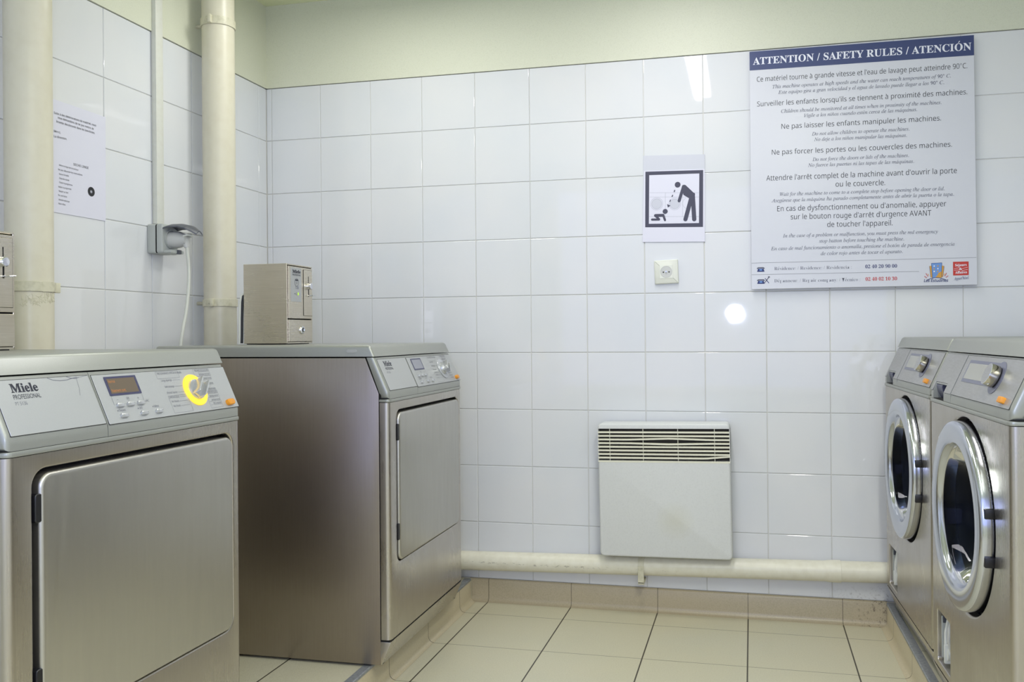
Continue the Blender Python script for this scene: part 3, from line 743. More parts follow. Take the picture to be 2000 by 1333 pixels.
def washer(name, label, loc, rotz, zup):
    root = thing(name, label, 'washing machine', (loc[0], loc[1], HZ+zup), rotz, 'washing machines on the right kerb')
    casing(root, 'side_steel'); lid(root); seam(root); kick(root, 'brushed_steel')
    CX, CZ = .2975, .560
    b = B(); m = 'brushed_steel'; columns(b, m, Z(.1535), Z(.7745))
    hole = [(CX+.203*math.cos(2*PI*k/72), Z(CZ)+.203*math.sin(2*PI*k/72)) for k in range(72)]
    plate_hole(b, (.0140, Z(.3100), W-.0140, Z(.7745)), hole, (CX, Z(CZ)), -.0250, 0., m, .006)
    hole = [(p[0], Z(p[1])) for p in rrect(.046, .168, .166, .288, .006, 4)]
    plate_hole(b, (.0140, Z(.1535), W-.0140, Z(.3100)), hole, (.106, Z(.228)), -.0250, 0., m, .003)
    b.build('front_panel', root)
    # drain flap opening with the white filter cap and hose in it
    b = B(); b.box((-.12, .04, Z(.160)), (-.028, .172, Z(.296)), 'heater_inside'); bm_ = b
    c = B()
    for lo, hi in (((-.12, .040, Z(.160)), (-.0276, .044, Z(.296))), ((-.12, .168, Z(.160)), (-.0276, .172, Z(.296))), ((-.12, .040, Z(.160)), (-.0276, .172, Z(.164))), ((-.12, .040, Z(.292)), (-.0276, .172, Z(.296))), ((-.12, .040, Z(.160)), (-.116, .172, Z(.296)))):
        c.box(lo, hi, 'rubber')
    fl = c.build('drain_recess', root)
    c = B(); c.box((-.060, .0442, Z(.1720)), (-.010, .0490, Z(.2700)), 'grey_plastic', .001, 1); c.box((-.052, .0500, Z(.255)), (-.012, .0530, Z(.275)), 'lid_grey', .001, 1); c.build('inner_wall', fl, label='pale plastic inner wall')
    MX = frame((-.062, .094, Z(.196)), (0, 1, 0), (0, 0, 1), (1, 0, 0))
    c = B(); c.lathe([(0, 0), (.028, 0), (.028, .036), (.026, .041), (.015, .043), (.015, .052), (0, .053)], 'white_plastic', 28, M=MX); c.box((-.004, -.022, .040), (.004, .022, .058), 'white_plastic', .002, M=MX); c.build('filter_cap', fl, label='white drain filter cap')
    c = B(); c.tube([(-.030, .062, Z(.290)), (-.022, .062, Z(.265)), (-.016, .064, Z(.235)), (-.014, .070, Z(.205)), (-.018, .080, Z(.185))], .0045, 'white_plastic', 12); c.tube([(-.020, .112, Z(.290)), (-.012, .118, Z(.262)), (-.010, .120, Z(.235)), (-.016, .116, Z(.21))], .0055, 'pale_grey_plastic', 12); c.build('drain_hose', fl, label='white drain hose')
    # door: chrome ring, glass bowl, gasket, drum
    MD = frame((0, CX, Z(CZ)), (0, 1, 0), (0, 0, 1), (1, 0, 0))
    b = B(); b.lathe([(.1955, -.012), (.1955, .015), (.1945, .019), (.1915, .0222), (.187, .0235), (.156, .0228), (.151, .0215), (.1480, .0185), (.1465, .0145), (.1440, .0095), (.1425, .0085), (.1425, -.022), (.190, -.022), (.1955, -.012)], 'satin_chrome', 96, M=MD)
    dr = b.build('door', root, label='round chrome door ring', smooth=40)
    b = B(); b.lathe([(.1424, .0086), (.1405, .0075), (.138, .001), (.132, -.020), (.120, -.044), (.098, -.066), (.070, -.080), (.035, -.088), (0, -.090)], 'door_glass', 64, M=MD); b.build('glass', dr, label='dark bowl-shaped door glass', smooth=60)
    b = B(); b.lathe([(.2025, -.020), (.2025, -.0262), (.146, -.030), (.1415, -.016), (.1405, -.030), (.150, -.085), (.160, -.10), (.170, -.10), (.165, -.070), (.190, -.040), (.208, -.031), (.208, -.020)], 'rubber', 64, M=MD, close=True); b.build('door_gasket', dr)
    b = B(); b.lathe([(.162, -.105), (.235, -.115), (.240, -.125), (.240, -.48), (.10, -.52), (0, -.53)], 'drum_steel', 64, M=MD)
    for k in range(3):
        R_ = MD @ Matrix.Rotation(2*PI*k/3+.5, 4, 'Z')
        b.prism([(-.03, .239), (0, .19), (.03, .239)], -.47, -.13, 'drum_steel', axis=2, bev=.008, seg=2, M=R_)
    b.build('drum', root, label='steel drum seen through the glass', smooth=40)
    for dz, w_ in ((.040, .0), (-.052, .0)):
        h = B(); yy = CX+math.sqrt(.1955**2-dz**2)
        h.box((-.004, yy-.006, Z(CZ)+dz-.0095), (.0155, yy+.0075, Z(CZ)+dz+.0095), 'black_plastic', .0015); h.build('door_catch', dr, label='black door catch')
    # fascia: detergent drawer on the left, controls on the right
    SD = .1885
    GA, GB, GT = .030, .126, .0185
    lf = fascia(root, .001, SD-.0006, 1, 0, (GA, GB, GT)); rf = fascia(root, SD+.0006, W-.001, 0, 1)
    M = SM()
    def notch(e): return [(.0086-e, .0008-e), (GA-.0055+e, .0008-e), (GA-.0055+e, GT+.0045-e), (GB+.0055-e, GT+.0045-e), (GB+.0055-e, .0008-e), (SD-.0025+e, .0008-e), (SD-.0025+e, .0954+e), (.0086-e, .0954+e)]
    b = B(); b.flat(notch(.0006), 'dark_gap', M, .0003); b.prism(notch(0), 0, .0011, 'washer_panel', axis=2, M=M)
    dw = b.build('detergent_drawer', lf)
    # open grip at the drawer's foot
    b = B(); b.prism([(-.0275, Z(.7850)), (-.0180, Z(.7850)), (-.0090, Z(.8040)), (-.0075, Z(.8150)), (-.0110, Z(.8215)), (-.0275, Z(.8215))], GA, GA+.052, 'grip_dark', bev=.001, seg=1)
    b.prism([(-.0275, Z(.7850)), (-.0230, Z(.7850)), (-.0230, Z(.8180)), (-.0275, Z(.8180))], GA+.05, GB, 'dark_gap')
    b.build('drawer_grip', dw, label='dark recessed drawer grip')
    b = B(); b.flat(rrect(SD+.0025, .0002, .5860, .0960, .001, 2), 'dark_gap', M, .0003); b.prism(rrect(SD+.0030, .0010, .5853, .0952, .001, 2), 0, .0011, 'washer_panel', axis=2, bev=.0004, seg=1, M=M)
    cp = b.build('control_panel', rf)
    M1 = SM(.0012)
    b = B(); b.prism(rrect(.2250, .0345, .4480, .0850, .0015, 3), 0, .0008, 'washer_bezel', axis=2, M=M1); b.prism(disc(.4480, .0548, .0338, 40), 0, .0009, 'washer_bezel', axis=2, M=M1)
    bz = b.build('display_bezel', cp, label='grey display surround')
    b = B(); b.flat(rrect(.2330, .0420, .3950, .0778, .001, 2), 'washer_display', M1, .0011); b.build('screen', bz)
    MK = SM(.0012) @ Matrix.Translation((.4480, .0548, 0))
    b = B(); b.lathe([(0, 0), (.0205, 0), (.0205, .004), (0, .004)], 'dark_gap', 48, M=MK); b.lathe([(.0222, .004), (.0226, .005), (.0216, .0200)], 'knob_steel', 64, M=MK); b.lathe([(.0216, .0200), (.0212, .0208), (.0204, .0211)], 'chrome', 64, M=MK); b.lathe([(.0204, .0211), (0, .0211)], 'washer_panel', 64, M=MK); b.lathe([(0, .004), (.0222, .004)], 'dark_gap', 64, M=MK); b.build('programme_knob', cp, label='large round metal knob', smooth=40)
    oval_button(cp, 'stop_button',  .5400, .0140, .0220, .0120, 'orange_plastic', r=.003, rise=.0095, label='orange button')
    return root
def wplace(px, py, w): return (px - W*math.sin(w), py + W*math.cos(w)), PI+w
p_, r_ = wplace(1.392, -.676, .040)
WM1 = washer('washing_machine', 'far steel washing machine against the tiled wall, beyond the nearer one', p_, r_, .0065)
p_, r_ = wplace(1.4035, -1.325, .036)
WM2 = washer('washing_machine', 'nearest steel washing machine with large chrome door, cut by the right edge', p_, r_, .0068)

# ------------------------------------------------------------------ coin boxes on the dryers
def coin_box(label, root_d, dx, dy):
    Md = Matrix.Translation(root_d.location) @ Matrix.Rotation(root_d.rotation_euler.z, 4, 'Z')
    P = Md @ Vector((dx, dy, Z(.9264)))
    root = thing('coin_box', label, 'coin box', P, root_d.rotation_euler.z, 'coin boxes on the dryers')
    w, dp, h = .158, .148, .2445
    b = B()
    b.box((-dp, 0, .003), (-.0035, .004, h), 'coin_box_steel', .0008, 1); b.box((-dp, w-.004, .003), (-.0035, w, h), 'coin_box_steel', .0008, 1)
    b.box((-dp, .001, h-.004), (-.0035, w-.001, h), 'coin_box_steel', .0008, 1); b.box((-dp, .001, .003), (-.0035, w-.001, .007), 'coin_box_steel')
    b.box((-dp, .001, .003), (-dp+.004, w-.001, h-.001), 'coin_box_steel')
    b.build('housing', root, label='smudged steel housing')
    b = B(); b.box((-dp+.006, .006, .0005), (-.012, w-.006, .0031), 'black_plastic'); b.build('rubber_foot', root)
    b = B(); b.box((-.012, .004, .006), (-.0085, w-.004, h-.0045), 'dark_gap'); b.build('front_gap', root)
    b = B(); b.box((-.009, .0056, .0790), (0, w-.0056, h-.0070), 'coin_box_steel', .0007, 1); fp = b.build('front_panel', root)
    b = B(); b.box((-.009, .0056, .0085), (0, w-.0056, .0752), 'coin_box_steel', .0007, 1); cd = b.build('cash_drawer', root)
    Ml = frame((0, .083, .0440), (0, 1, 0), (0, 0, 1), (1, 0, 0))
    b = B(); b.lathe([(0, 0), (.0125, 0), (.0125, .003), (.0105, .0055), (.008, .006), (.008, .004), (0, .004)], 'chrome', 28, M=Ml); b.box((-.0014, -.006, .0035), (.0014, .006, .0055), 'dark_gap', M=Ml); b.build('lock', cd, label='round chrome lock')
    PM = frame((.0012, 0, 0), (0, 1, 0), (0, 0, 1), (1, 0, 0))
    b = B(); b.box((-.001, .0185, .1300), (.0012, .0810, .2345), 'silver_panel', .0004, 1); lp = b.build('instruction_plate', fp, label='pale instruction plate')
    t = B(); text(t, 'Miele', 'logo_ink', PM, (.0260, .2180), (.0755, .2180), cap=.0095, kind='bold', off=.02); text(t, 'PROFESSIONAL', 'logo_ink', PM, (.0265, .2095), (.0755, .2095), cap=.0055, kind='plain')
    ring(t, .0510, .1895, .0110, .0125, 'panel_ink', PM, .0006); t.flat(rrect(.0425, .1945, .0595, .1985, .001, 2), 'logo_ink', PM, .0008); ring(t, .0510, .1880, .0025, .0035, 'panel_ink', PM, .0006)
    outline(t, .0450, .1700, .0510, .1770, .0008, 'panel_ink', PM, .0006); t.flat(bar((.0590, .1690), (.0590, .1780), .0022), 'ink_blue', PM, .0006)
    t.flat(bar((.0365, .1545), (.0430, .1545), .0025), 'panel_ink', PM, .0006); outline(t, .0470, .1515, .0520, .1575, .0008, 'panel_ink', PM, .0006)
    t.build('lettering', lp)
    t = B(); t.flat(rrect(.0570, .1505, .0630, .1590, .001, 2), 'led_green', PM, .0007); t.build('indicator_light', lp, label='small green light')
    b = B(); b.box((-.001, .0950, .0880), (.0010, .1490, .2320), 'dark_gap'); b.box((-.001, .0957, .0887), (.0018, .1483, .2313), 'coin_box_steel', .0006, 1); sp = b.build('coin_unit', fp)
    b = B(); b.box((.0018, .1235, .1880), (.0023, .1255, .2120), 'dark_gap'); b.build('coin_slot', sp)
    b = B(); b.lathe([(0, 0), (.0105, 0), (.0100, .012), (.0085, .0135), (0, .0138)], 'chrome', 24, M=frame((.0018, .1190, .1810), (0, 1, 0), (0, 0, 1), (1, 0, 0))); b.build('return_knob', sp, label='small round knob')
    b = B(); b.box((.0018, .1235, .1480), (.0024, .1270, .1740), 'dark_gap'); b.build('lever_slot', sp)
    b = B(); b.box((.0016, .1130, .1500), (.016, .1180, .1530), 'chrome', .0012); b.tube([(.002, .125, .1515), (.013, .127, .1518), (.016, .133, .1525), (.017, .140, .1530)], .0018, 'chrome', 10); b.build('return_lever', sp, label='thin chrome lever')
    b = B(); b.tube([(-dp+.001, .012, .160), (-dp-.004, .007, .152), (-dp-.0065, .0045, .130), (-dp-.0075, .0035, .080), (-dp-.008, .003, .030), (-dp-.009, .003, .0046)], .0040, 'rubber', 12)
    b.tube([(-dp-.0005, .006, .158), (-dp-.0085, -.0005, .148), (-dp-.0115, -.002, .125), (-dp-.0125, -.003, .080), (-dp-.013, -.003, .030), (-dp-.014, -.003, .0030)], .0022, 'white_cord', 10); b.build('power_cable', root)
    return root
coin_box('steel coin box on the far dryer, its whole front with instruction plate showing', DR2, -.43, .2565)
coin_box('steel coin box on the nearest dryer, cut by the left edge before the drain pipe', DR1, -.43, .296)

# ------------------------------------------------------------------ pipes
def arc(cx, cy, r0, r1, a0, a1, n=24):
    return [(cx+r1*math.cos(a0+(a1-a0)*i/n), cy+r1*math.sin(a0+(a1-a0)*i/n)) for i in range(n+1)] + [(cx+r0*math.cos(a1-(a1-a0)*i/n), cy+r0*math.sin(a1-(a1-a0)*i/n)) for i in range(n+1)]
def clamp(root, z, hgt, r, ear):
    """split band round the pipe with screw ears towards the room and a stud to the wall"""
    b = B(); b.prism(arc(0, 0, r+.0002, r+.0035, .25, 2*PI-.25+.001, 40)[:], z-hgt/2, z+hgt/2, 'pipe_clamp_paint', axis=2, bev=.0008, seg=1)
    b.prism(arc(0, 0, r+.0002, r+.0035, -.3, .3, 10), z-hgt/2, z+hgt/2, 'pipe_clamp_paint', axis=2)
    for s in (-1, 1):
        a = ear + s*PI/2
        Mr = Matrix.Translation((0, 0, z)) @ Matrix.Rotation(a, 4, 'Z')
        b.box((r-.001, -.0055, -hgt*.52), (r+.017, .0055, hgt*.52), 'pipe_clamp_paint', .002, M=Mr)
        b.lathe([(0, .0055), (.0058, .0055), (.0052, .0095), (.002, .0102), (0, .0102)], 'pipe_clamp_paint', 14, M=Mr @ Matrix.Translation((r+.0095, 0, 0)) @ Matrix.Rotation(-PI/2 if s > 0 else PI/2, 4, 'X'))
    b.tube([(-r-.001, 0, z), (-.0845, 0, z)], .006, 'pipe_clamp_paint', 12)
    b.build('pipe_clamp', root, label='painted two-part clamp')
def stack(label, x, y, r, clamps, ear):
    b = B(); b.tube([(0, 0, .0795), (0, 0, 1.2), (0, 0, ZC-.001)], r, 'cream_pipe', 48)
    o = b.build('drain_pipe', loc=(x, y, 0)); tag(o, label, 'pipe', 'vertical drain pipes on the left wall')
    for z, hgt in clamps: clamp(o, z, hgt, r, ear)
    return o
stack('vertical cream drain pipe behind the far coin box, near the room corner', -.745, -.4355, .0515, ((1.982, .026), (1.0625, .024)), .15)
p1 = stack('thick vertical cream drain pipe at the left edge, behind the nearest coin box', -.745, -1.222, .0525, ((1.0757, .024),), -.45)
b = B()
for k in range(95):
    a = random.uniform(-1.1, .62); z0 = 1.036+.016*(a+1.1)/1.7+random.uniform(-.011, .008); r = .0526
    th, ln, cv = random.uniform(0, PI), random.uniform(.006, .016), random.uniform(-2.5, 2.5)
    pts, x, z = [], 0., 0.
    for q in range(6):
        pts.append((r*math.cos(a+x/r), r*math.sin(a+x/r), z0+z)); x += math.cos(th)*ln/5; z += math.sin(th)*ln/5; th += cv/5
    b.tube(pts, .00055, 'pipe_clamp_paint', 5)
b.build('peeling_paint', p1, label='wrinkled peeling paint')
# low horizontal pipe along the back wall, with a wider socket joint and a strap
b = B(); sl = .0225
zc = lambda x: .1490+sl*(x+.03)
rp = .0327
prof = [(-.80, rp), (1.150, rp), (1.185, rp), (1.200, .0352), (1.2345, .0358), (1.2350, .0330), (1.40, rp), (1.42, rp)]
pts = [(x, 0, sl*(x-.5)) for x, r in prof]; rad = [r for x, r in prof]
for k in range(1, 7): pts.append((1.42+.05*math.sin(k*PI/12), 0, sl*.92-.05*(1-math.cos(k*PI/12)))); rad.append(rp)
pts.append((1.47, 0, sl*.92-.07)); rad.append(rp)
b.tube(pts, rad, 'scuffed_pipe', 40)
o = b.build('heating_pipe', loc=(0, -.0362, zc(.5))); tag(o, 'low horizontal cream pipe under the heater along the back wall', 'pipe')
b = B(); q = sl*(.593-.5)
b.prism(arc(0, q, rp+.0003, rp+.0022, -.15, PI+.15, 20), .583, .603, 'pipe_clamp_paint', axis=0)
b.box((.583, -rp-.0022, q-.052), (.603, -rp-.0002, q+.006), 'pipe_clamp_paint', .0006, 1)
b.box((.583, -rp-.0022, q-.056), (.603, .0365, q-.048), 'pipe_clamp_paint', .001, 1)
b.build('pipe_strap', o, label='cream strap')

# ------------------------------------------------------------------ convector heater
HX0, HX1, HZ0, HZ1 = .4578, .8925, .2075, .6515
root = thing('convector_heater', 'white electric convector heater with louvred top on the tiled wall', 'heater', (.675, -.012, .43))
root.rotation_euler = (0, -.014, 0)
hx, hz0, hz1 = .2172, -.2225, .2215
b = B()
b.prism(rrect(-hx-.004, hz0+.004, hx+.004, hz1+.003, .018, 6), 0, .006, 'heater_paint', axis=1) if False else None
P = rrect(-hx, hz0, hx, hz1, .016, 6)
# front panel below the louvres, wrapped round the sides
b.prism(rrect(-hx, hz0, hx, hz1-.1235, .014, 6, (1, 1, 0, 0)), -.088, -.004, 'heater_paint', axis=1, bev=.006, seg=3, sel=lambda a, c: abs(a.y-c.y) < 1e-6 and a.y < -.05 and min(a.z, c.z) < hz1-.125)
b.build('front_panel', root, label='flat white panel with a faint yellow stain')
b = B(); b.prism(rrect(-hx, hz1-.0165, hx, hz1, .014, 6, (0, 0, 1, 1)), -.088, -.004, 'heater_paint', axis=1, bev=.005, seg=3, sel=lambda a, c: abs(a.y-c.y) < 1e-6 and a.y < -.05 and max(a.z, c.z) > hz1-.015)
b.build('top_cap', root)
b = B(); b.box((-hx-.006, -.086, hz0+.02), (-hx+.0005, -.010, hz1-.020), 'heater_paint', .003) if False else None
b.box((-hx, -.060, hz1-.1240), (hx, -.004, hz1-.0160), 'heater_inside'); b.box((-hx, -.0875, hz1-.124), (-hx+.0015, -.004, hz1-.016), 'heater_paint'); b.box((hx-.0015, -.0875, hz1-.124), (hx, -.004, hz1-.016), 'heater_paint')
b.build('inner_housing', root)
g = B()
for k in range(9):
    z = hz1-.0265-k*.01215
    # two blades are bent
    bend = {2: .004, 3: -.003, 7: .0}.get(k, 0)
    pts = []
    xs = [-hx+.0005+(2*hx-.001)*i/24 for i in range(25)]
    V, F = [], []
    for x in xs:
        t = (x+hx)/(2*hx); dz = bend*max(0, 1-abs(t-.55)*3.2)
        if k == 7: dz = .007*max(0, (t-.82)/.18)
        for (y, zz) in ((-.0885, -.0010), (-.0885, .0036), (-.0860, .0046), (-.066, .0034), (-.066, .0022), (-.082, -.0006)):
            V.append((x, y, z+zz+dz-.004))
    for i in range(24):
        for q in range(6): F.append((i*6+q, i*6+(q+1) % 6, (i+1)*6+(q+1) % 6, (i+1)*6+q))
    F += [tuple(range(6)), tuple(24*6+q for q in range(5, -1, -1))]
    g.add(V, F, 'grille_paint')
for x in (-.178, -.066, .049, .168):
    g.box((x-.0012, -.0800, hz1-.124), (x+.0012, -.0780, hz1-.016), 'grille_paint')
g.build('louvre_grille', root, label='cream louvre blades, two bent')
for z0, z1 in ((hz0+.05, hz0+.09), (hz1-.11, hz1-.06)):
    b = B(); b.box((-.12, -.006, z0), (.12, .0121, z1), 'heater_inside'); b.build('wall_bracket', root)

# ------------------------------------------------------------------ safety sign
SX0, SX1, SZ0, SZ1 = .9624, 1.6508, 1.0950, 1.8816
b = B()
SK = lambda z: .9622+(1.0952-1.0952)*z
board = [(.9622, 1.8832), (1.6490, 1.8802), (1.6528, 1.0952), (.9628, 1.0943)]
b.prism([(p[0], p[1]) for p in board], -.020, -.015, 'sign_white', axis=1, bev=.0008, seg=1)
sign = b.build('safety_sign'); tag(sign, 'large white multilingual safety rules board with navy heading', 'sign')
b = B(); 
for x in (1.02, 1.60):
    for z in (1.15, 1.82): b.lathe([(0, 0), (.012, 0), (.012, .0150), (0, .0150)], 'grey_plastic', 16, M=frame((x, 0, z), (1, 0, 0), (0, 0, 1), (0, -1, 0)))
b.build('wall_spacer', sign)
WMx = frame((0, -.0202, 0), (1, 0, 0), (0, 0, 1), (0, -1, 0))
b = B(); b.flat([(.9624, 1.8208), (1.6489, 1.8165), (1.6488, 1.8800), (.9624, 1.8830)], 'sign_navy', WMx, .0001); hb = b.build('heading_band', sign, label='navy blue heading band')
groups = {'h': ('heading_lettering', 'ink_white', 'bold', .0232, .004, 0), 's': ('rule_lettering', 'ink_black', 'sans', .0158, -.006, 0), 'i': ('translation_lettering', 'ink_grey', 'italic', .0112, 0.0, 0),
          'r': ('contact_lettering', 'ink_grey', 'bold', .0108, -.02, 0), 'b': ('residence_number', 'ink_blue', 'bold', .0108, 0, 0), 'd': ('repair_number', 'ink_red', 'bold', .0108, 0, 0)}
par, last = [], None
for kind, s, p0, p1 in SIGN_LINES:
    if kind not in groups: continue
    nm, mm, kd, cap, off, sh = groups[kind]
    if kind == 's' and p0[1] < 1.46: cap = .0166
    if kind != last: par.append((kind, B())); last = kind
    text(par[-1][1], s, mm, WMx, p0, p1, cap=cap, kind=kd, off=off, h=.0003)
for kind, bb in par: bb.build(groups[kind][0], hb if kind == 'h' else sign, label={'h': 'white heading words', 'd': 'red phone number', 'b': 'dark blue phone number', 'i': 'small grey italic translation', 's': 'black rule in French'}.get(kind, 'small grey contact line'))
b = B()
for a, c in (((.9630, 1.1814), (1.6505, 1.1809)), ((.9630, 1.1428), (1.482, 1.1412))): b.flat(bar(a, c, .0012), 'line_grey', WMx, .0002)
b.build('ruled_line', sign)
def phone(b, x, z, s):
    b.flat([(x-.0120*s, z-.0065), (x+.0120*s, z-.0065), (x+.0085*s, z+.0040), (x-.0085*s, z+.0040)], 'ink_blue', WMx, .0003)
    b.flat([(x-.0128*s, z+.0030), (x-.0085*s, z+.0030), (x-.0075*s, z+.0052), (x+.0075*s, z+.0052), (x+.0085*s, z+.0030), (x+.0128*s, z+.0030), (x+.0118*s, z+.0062), (x+.0085*s, z+.0086), (x-.0085*s, z+.0086), (x-.0118*s, z+.0062)], 'ink_grey', WMx, .0003); b.flat(rrect(x-.0045, z-.0030, x+.0045, z+.0022, .001, 2), 'ink_sky', WMx, .0004)
b = B(); phone(b, .9928, 1.1585, 1.); b.build('telephone_symbol', sign, label='small blue telephone symbol')
b = B(); phone(b, .9930, 1.1185, 1.); b.flat(bar((1.004, 1.1145), (1.0185, 1.1330), .0022), 'ink_grey', WMx, .0005); b.flat(bar((1.0185, 1.1140), (1.006, 1.1300), .0020), 'ink_blue', WMx, .0005); ring(b, 1.0187, 1.1335, .0012, .0032, 'ink_grey', WMx, .0005, -1., 4.); b.build('repair_symbol', sign, label='small telephone and spanner symbol')
b = B()      # residence emblem: three towers over an arc, rays on both sides
b.flat([(1.5165, 1.1215), (1.5225, 1.1205), (1.5195, 1.1590), (1.5130, 1.1570)], 'ink_gold', WMx, .0003); b.flat([(1.5470, 1.1205), (1.5520, 1.1220), (1.5560, 1.1565), (1.5500, 1.1580)], 'ink_gold', WMx, .0003)
b.flat([(1.5215, 1.1195), (1.5480, 1.1195), (1.5495, 1.1670), (1.5185, 1.1660)], 'ink_sky', WMx, .0004)
b.flat([(1.5290, 1.1195), (1.5480, 1.1195), (1.5485, 1.1400), (1.5390, 1.1350), (1.5360, 1.1280)], 'ink_gold', WMx, .0005)
for x0, z0, x1, z1 in ((1.5215, 1.1195, 1.5185, 1.1660), (1.5185, 1.1660, 1.5495, 1.1670), (1.5495, 1.1670, 1.5480, 1.1195), (1.5165, 1.1215, 1.5130, 1.1570), (1.5520, 1.1220, 1.5560, 1.1565)): b.flat(bar((x0, z0), (x1, z1), .0010), 'ink_blue', WMx, .0006)
for i in range(2):
    for j in range(3): b.flat(rrect(1.5250+i*.011, 1.1380+j*.0085, 1.5285+i*.011, 1.1420+j*.0085, .0004, 2), 'ink_gold' if (i+j) % 2 else 'ink_white', WMx, .0006)
pts = [(1.5045+.056*i/12, 1.1130+.0072*math.sin(PI*i/12)) for i in range(13)]
for a, c in zip(pts, pts[1:]): b.flat(bar(a, c, .0017), 'ink_blue', WMx, .0006)
for (a, c, mm) in (((1.5085, 1.1240), (1.5020, 1.1345), 'ink_red'), ((1.5050, 1.1200), (1.4975, 1.1255), 'ink_red'), ((1.5110, 1.1270), (1.5080, 1.1330), 'ink_gold'), ((1.5575, 1.1240), (1.5630, 1.1345), 'ink_red'), ((1.5610, 1.1200), (1.5680, 1.1255), 'ink_red'), ((1.5550, 1.1270), (1.5575, 1.1330), 'ink_gold')): b.flat(bar(a, c, .0018), mm, WMx, .0005)
for kind, s, p0, p1 in SIGN_LINES:
    if kind == 'e': text(b, s, 'ink_blue', WMx, p0, p1, cap=.0085, off=.018, shear=.2, h=.0006)
b.build('residence_logo', sign, label='coloured tower-block logo')
b = B(); b.flat([(1.5822, 1.1258), (1.6278, 1.1263), (1.6278, 1.1690), (1.5822, 1.1690)], 'ink_red', WMx, .0003)
for kind, s, p0, p1 in SIGN_LINES:
    if kind == 'w': text(b, s, 'ink_white', WMx, p0, p1, cap=.0078, kind='bold', off=.008, h=.0006)
for a, c in (((1.5850, 1.1475), (1.6010, 1.1500)), ((1.6085, 1.1470), (1.6250, 1.1510)), ((1.5850, 1.1425), (1.6000, 1.1430)), ((1.6085, 1.1405), (1.6250, 1.1440))): b.flat(bar(a, c, .0009), 'ink_white', WMx, .0006)
for kind, s, p0, p1 in SIGN_LINES:
    if kind == 'a': text(b, s, 'ink_blue', WMx, (p0[0]+.001, p0[1]+.002), (p1[0], p1[1]+.003), cap=.0088, kind='italic', h=.0006)
b.build('hotel_logo', sign, label='red square logo with white words')

# ------------------------------------------------------------------ pictogram sheet
PM = frame((0, -.0030, 0), (1, 0, 0), (0, 0, 1), (0, -1, 0))
b = B(); b.prism([(x, z) for x, z in PICTO['paper']], -.0030, -.0012, 'plastic_sleeve', axis=1)
pic = b.build('pictogram_sheet'); tag(pic, 'white plastic-sleeved pictogram sheet taped above the wall outlet', 'sign')
b = B()
pp = [(.6097, 1.5085), (.8085, 1.5045), (.8080, 1.2640), (.6060, 1.2680)]
b.flat([PICTO['paper'][3], (.8104, 1.2596), (.8120, 1.5050), (.6075, 1.5090)], 'paper', PM, .0002); pg = b.build('page', pic)
b = B(); fo, fi = PICTO['fo'], PICTO['fi']
b.add([(p[0], p[1], .0004) for p in fo+fi], [(i, (i+1) % 4, 4+(i+1) % 4, 4+i) for i in range(4)], 'pictogram_grey', PM); b.build('black_frame', pic, label='dark square border')
b = B()
for k in range(0, len(PICTO['l']), 2): b.flat(bar(PICTO['l'][k], PICTO['l'][k+1], .0011), 'pictogram_faint', PM, .0003)
for k, r in (('m1', .0205), ('m2', .0195)):
    c = PICTO[k][0]; b.flat(disc(c[0], c[1], r*.82, 28), 'pictogram_pale', PM, .0003); ring(b, c[0], c[1], r*.80, r*.88, 'pictogram_faint', PM, .0004); ring(b, c[0], c[1], r, r*1.06, 'pictogram_faint', PM, .0004)
ring(b, .7570, 1.3915, .0190, .0200, 'pictogram_faint', PM, .0004, 2., 4.4)
b.build('faint_machines', pic, label='faint washing machine outlines')
s = .000387
b = B(); c = PICTO['head'][0]; b.flat(disc(c[0], c[1], 25*s), 'pictogram_grey', PM, .0008); b.flat(PICTO['torso'], 'pictogram_grey', PM, .0006)
b.flat(disc(.7402, 1.4490, 13*s), 'pictogram_grey', PM, .0007)
b.flat(stroke((.7745, 1.4215), (.7735, 1.4105), 24*s), 'pictogram_grey', PM, .0007)
for k, w_ in (('arm', 27), ('leg1', 36), ('leg2', 37)): b.flat(stroke(PICTO[k][0], PICTO[k][1], w_*s), 'pictogram_grey', PM, .0009 if k == 'leg1' else .0005)
b.build('adult_figure', pic, label='stooping adult figure')
b = B(); c = PICTO['bhead'][0]; b.flat(disc(c[0], c[1], 22*s), 'pictogram_grey', PM, .0008)
for k, w_, hh in (('bbody', 27, .0005), ('barm', 20, .0006), ('bleg1', 20, .0007), ('bleg2', 19, .0009)): b.flat(stroke(PICTO[k][0], PICTO[k][1], w_*s), 'pictogram_grey', PM, hh)
b.build('crawling_baby_figure', pic, label='crawling baby figure')
b = B()
for k in range(0, 6, 2): b.flat(bar(PICTO['dash'][k], PICTO['dash'][k+1], 8.5*s), 'pictogram_grey', PM, .0006)
b.flat(PICTO['tri'], 'pictogram_grey', PM, .0006); b.build('dashed_arrow', pic)

# ------------------------------------------------------------------ wall outlet
root = thing('wall_outlet', 'small white wall outlet below the pictogram sheet', 'outlet', (.6805, 0, 1.1600)); root.rotation_euler = (0, -.035, 0)
b = B(); b.prism(rrect(-.0405, -.0405, .0405, .0405, .003, 3), -.0105, -.0002, 'ivory_plastic', axis=1, bev=.004, seg=3, sel=lambda a, c: abs(a.y-c.y) < 1e-6 and a.y < -.005)
b.build('cover_plate', root)
WO = frame((0, -.0106, 0), (1, 0, 0), (0, 0, 1), (0, -1, 0))
b = B(); b.box((-.0225, -.0114, -.0225), (.0225, -.0100, .0225), 'ivory_plastic', .0006, 1)
ins = b.build('socket_insert', root)
b = B(); b.lathe([(.0200, .0012), (.0192, .0015), (.0185, .0009), (0, .0009)], 'pale_grey_plastic', 40, M=WO)
for x, z in ((-.0095, 0), (.0095, 0)): b.flat(disc(x, z-.001, .0026, 14), 'socket_shadow_hole', WO, .0012)
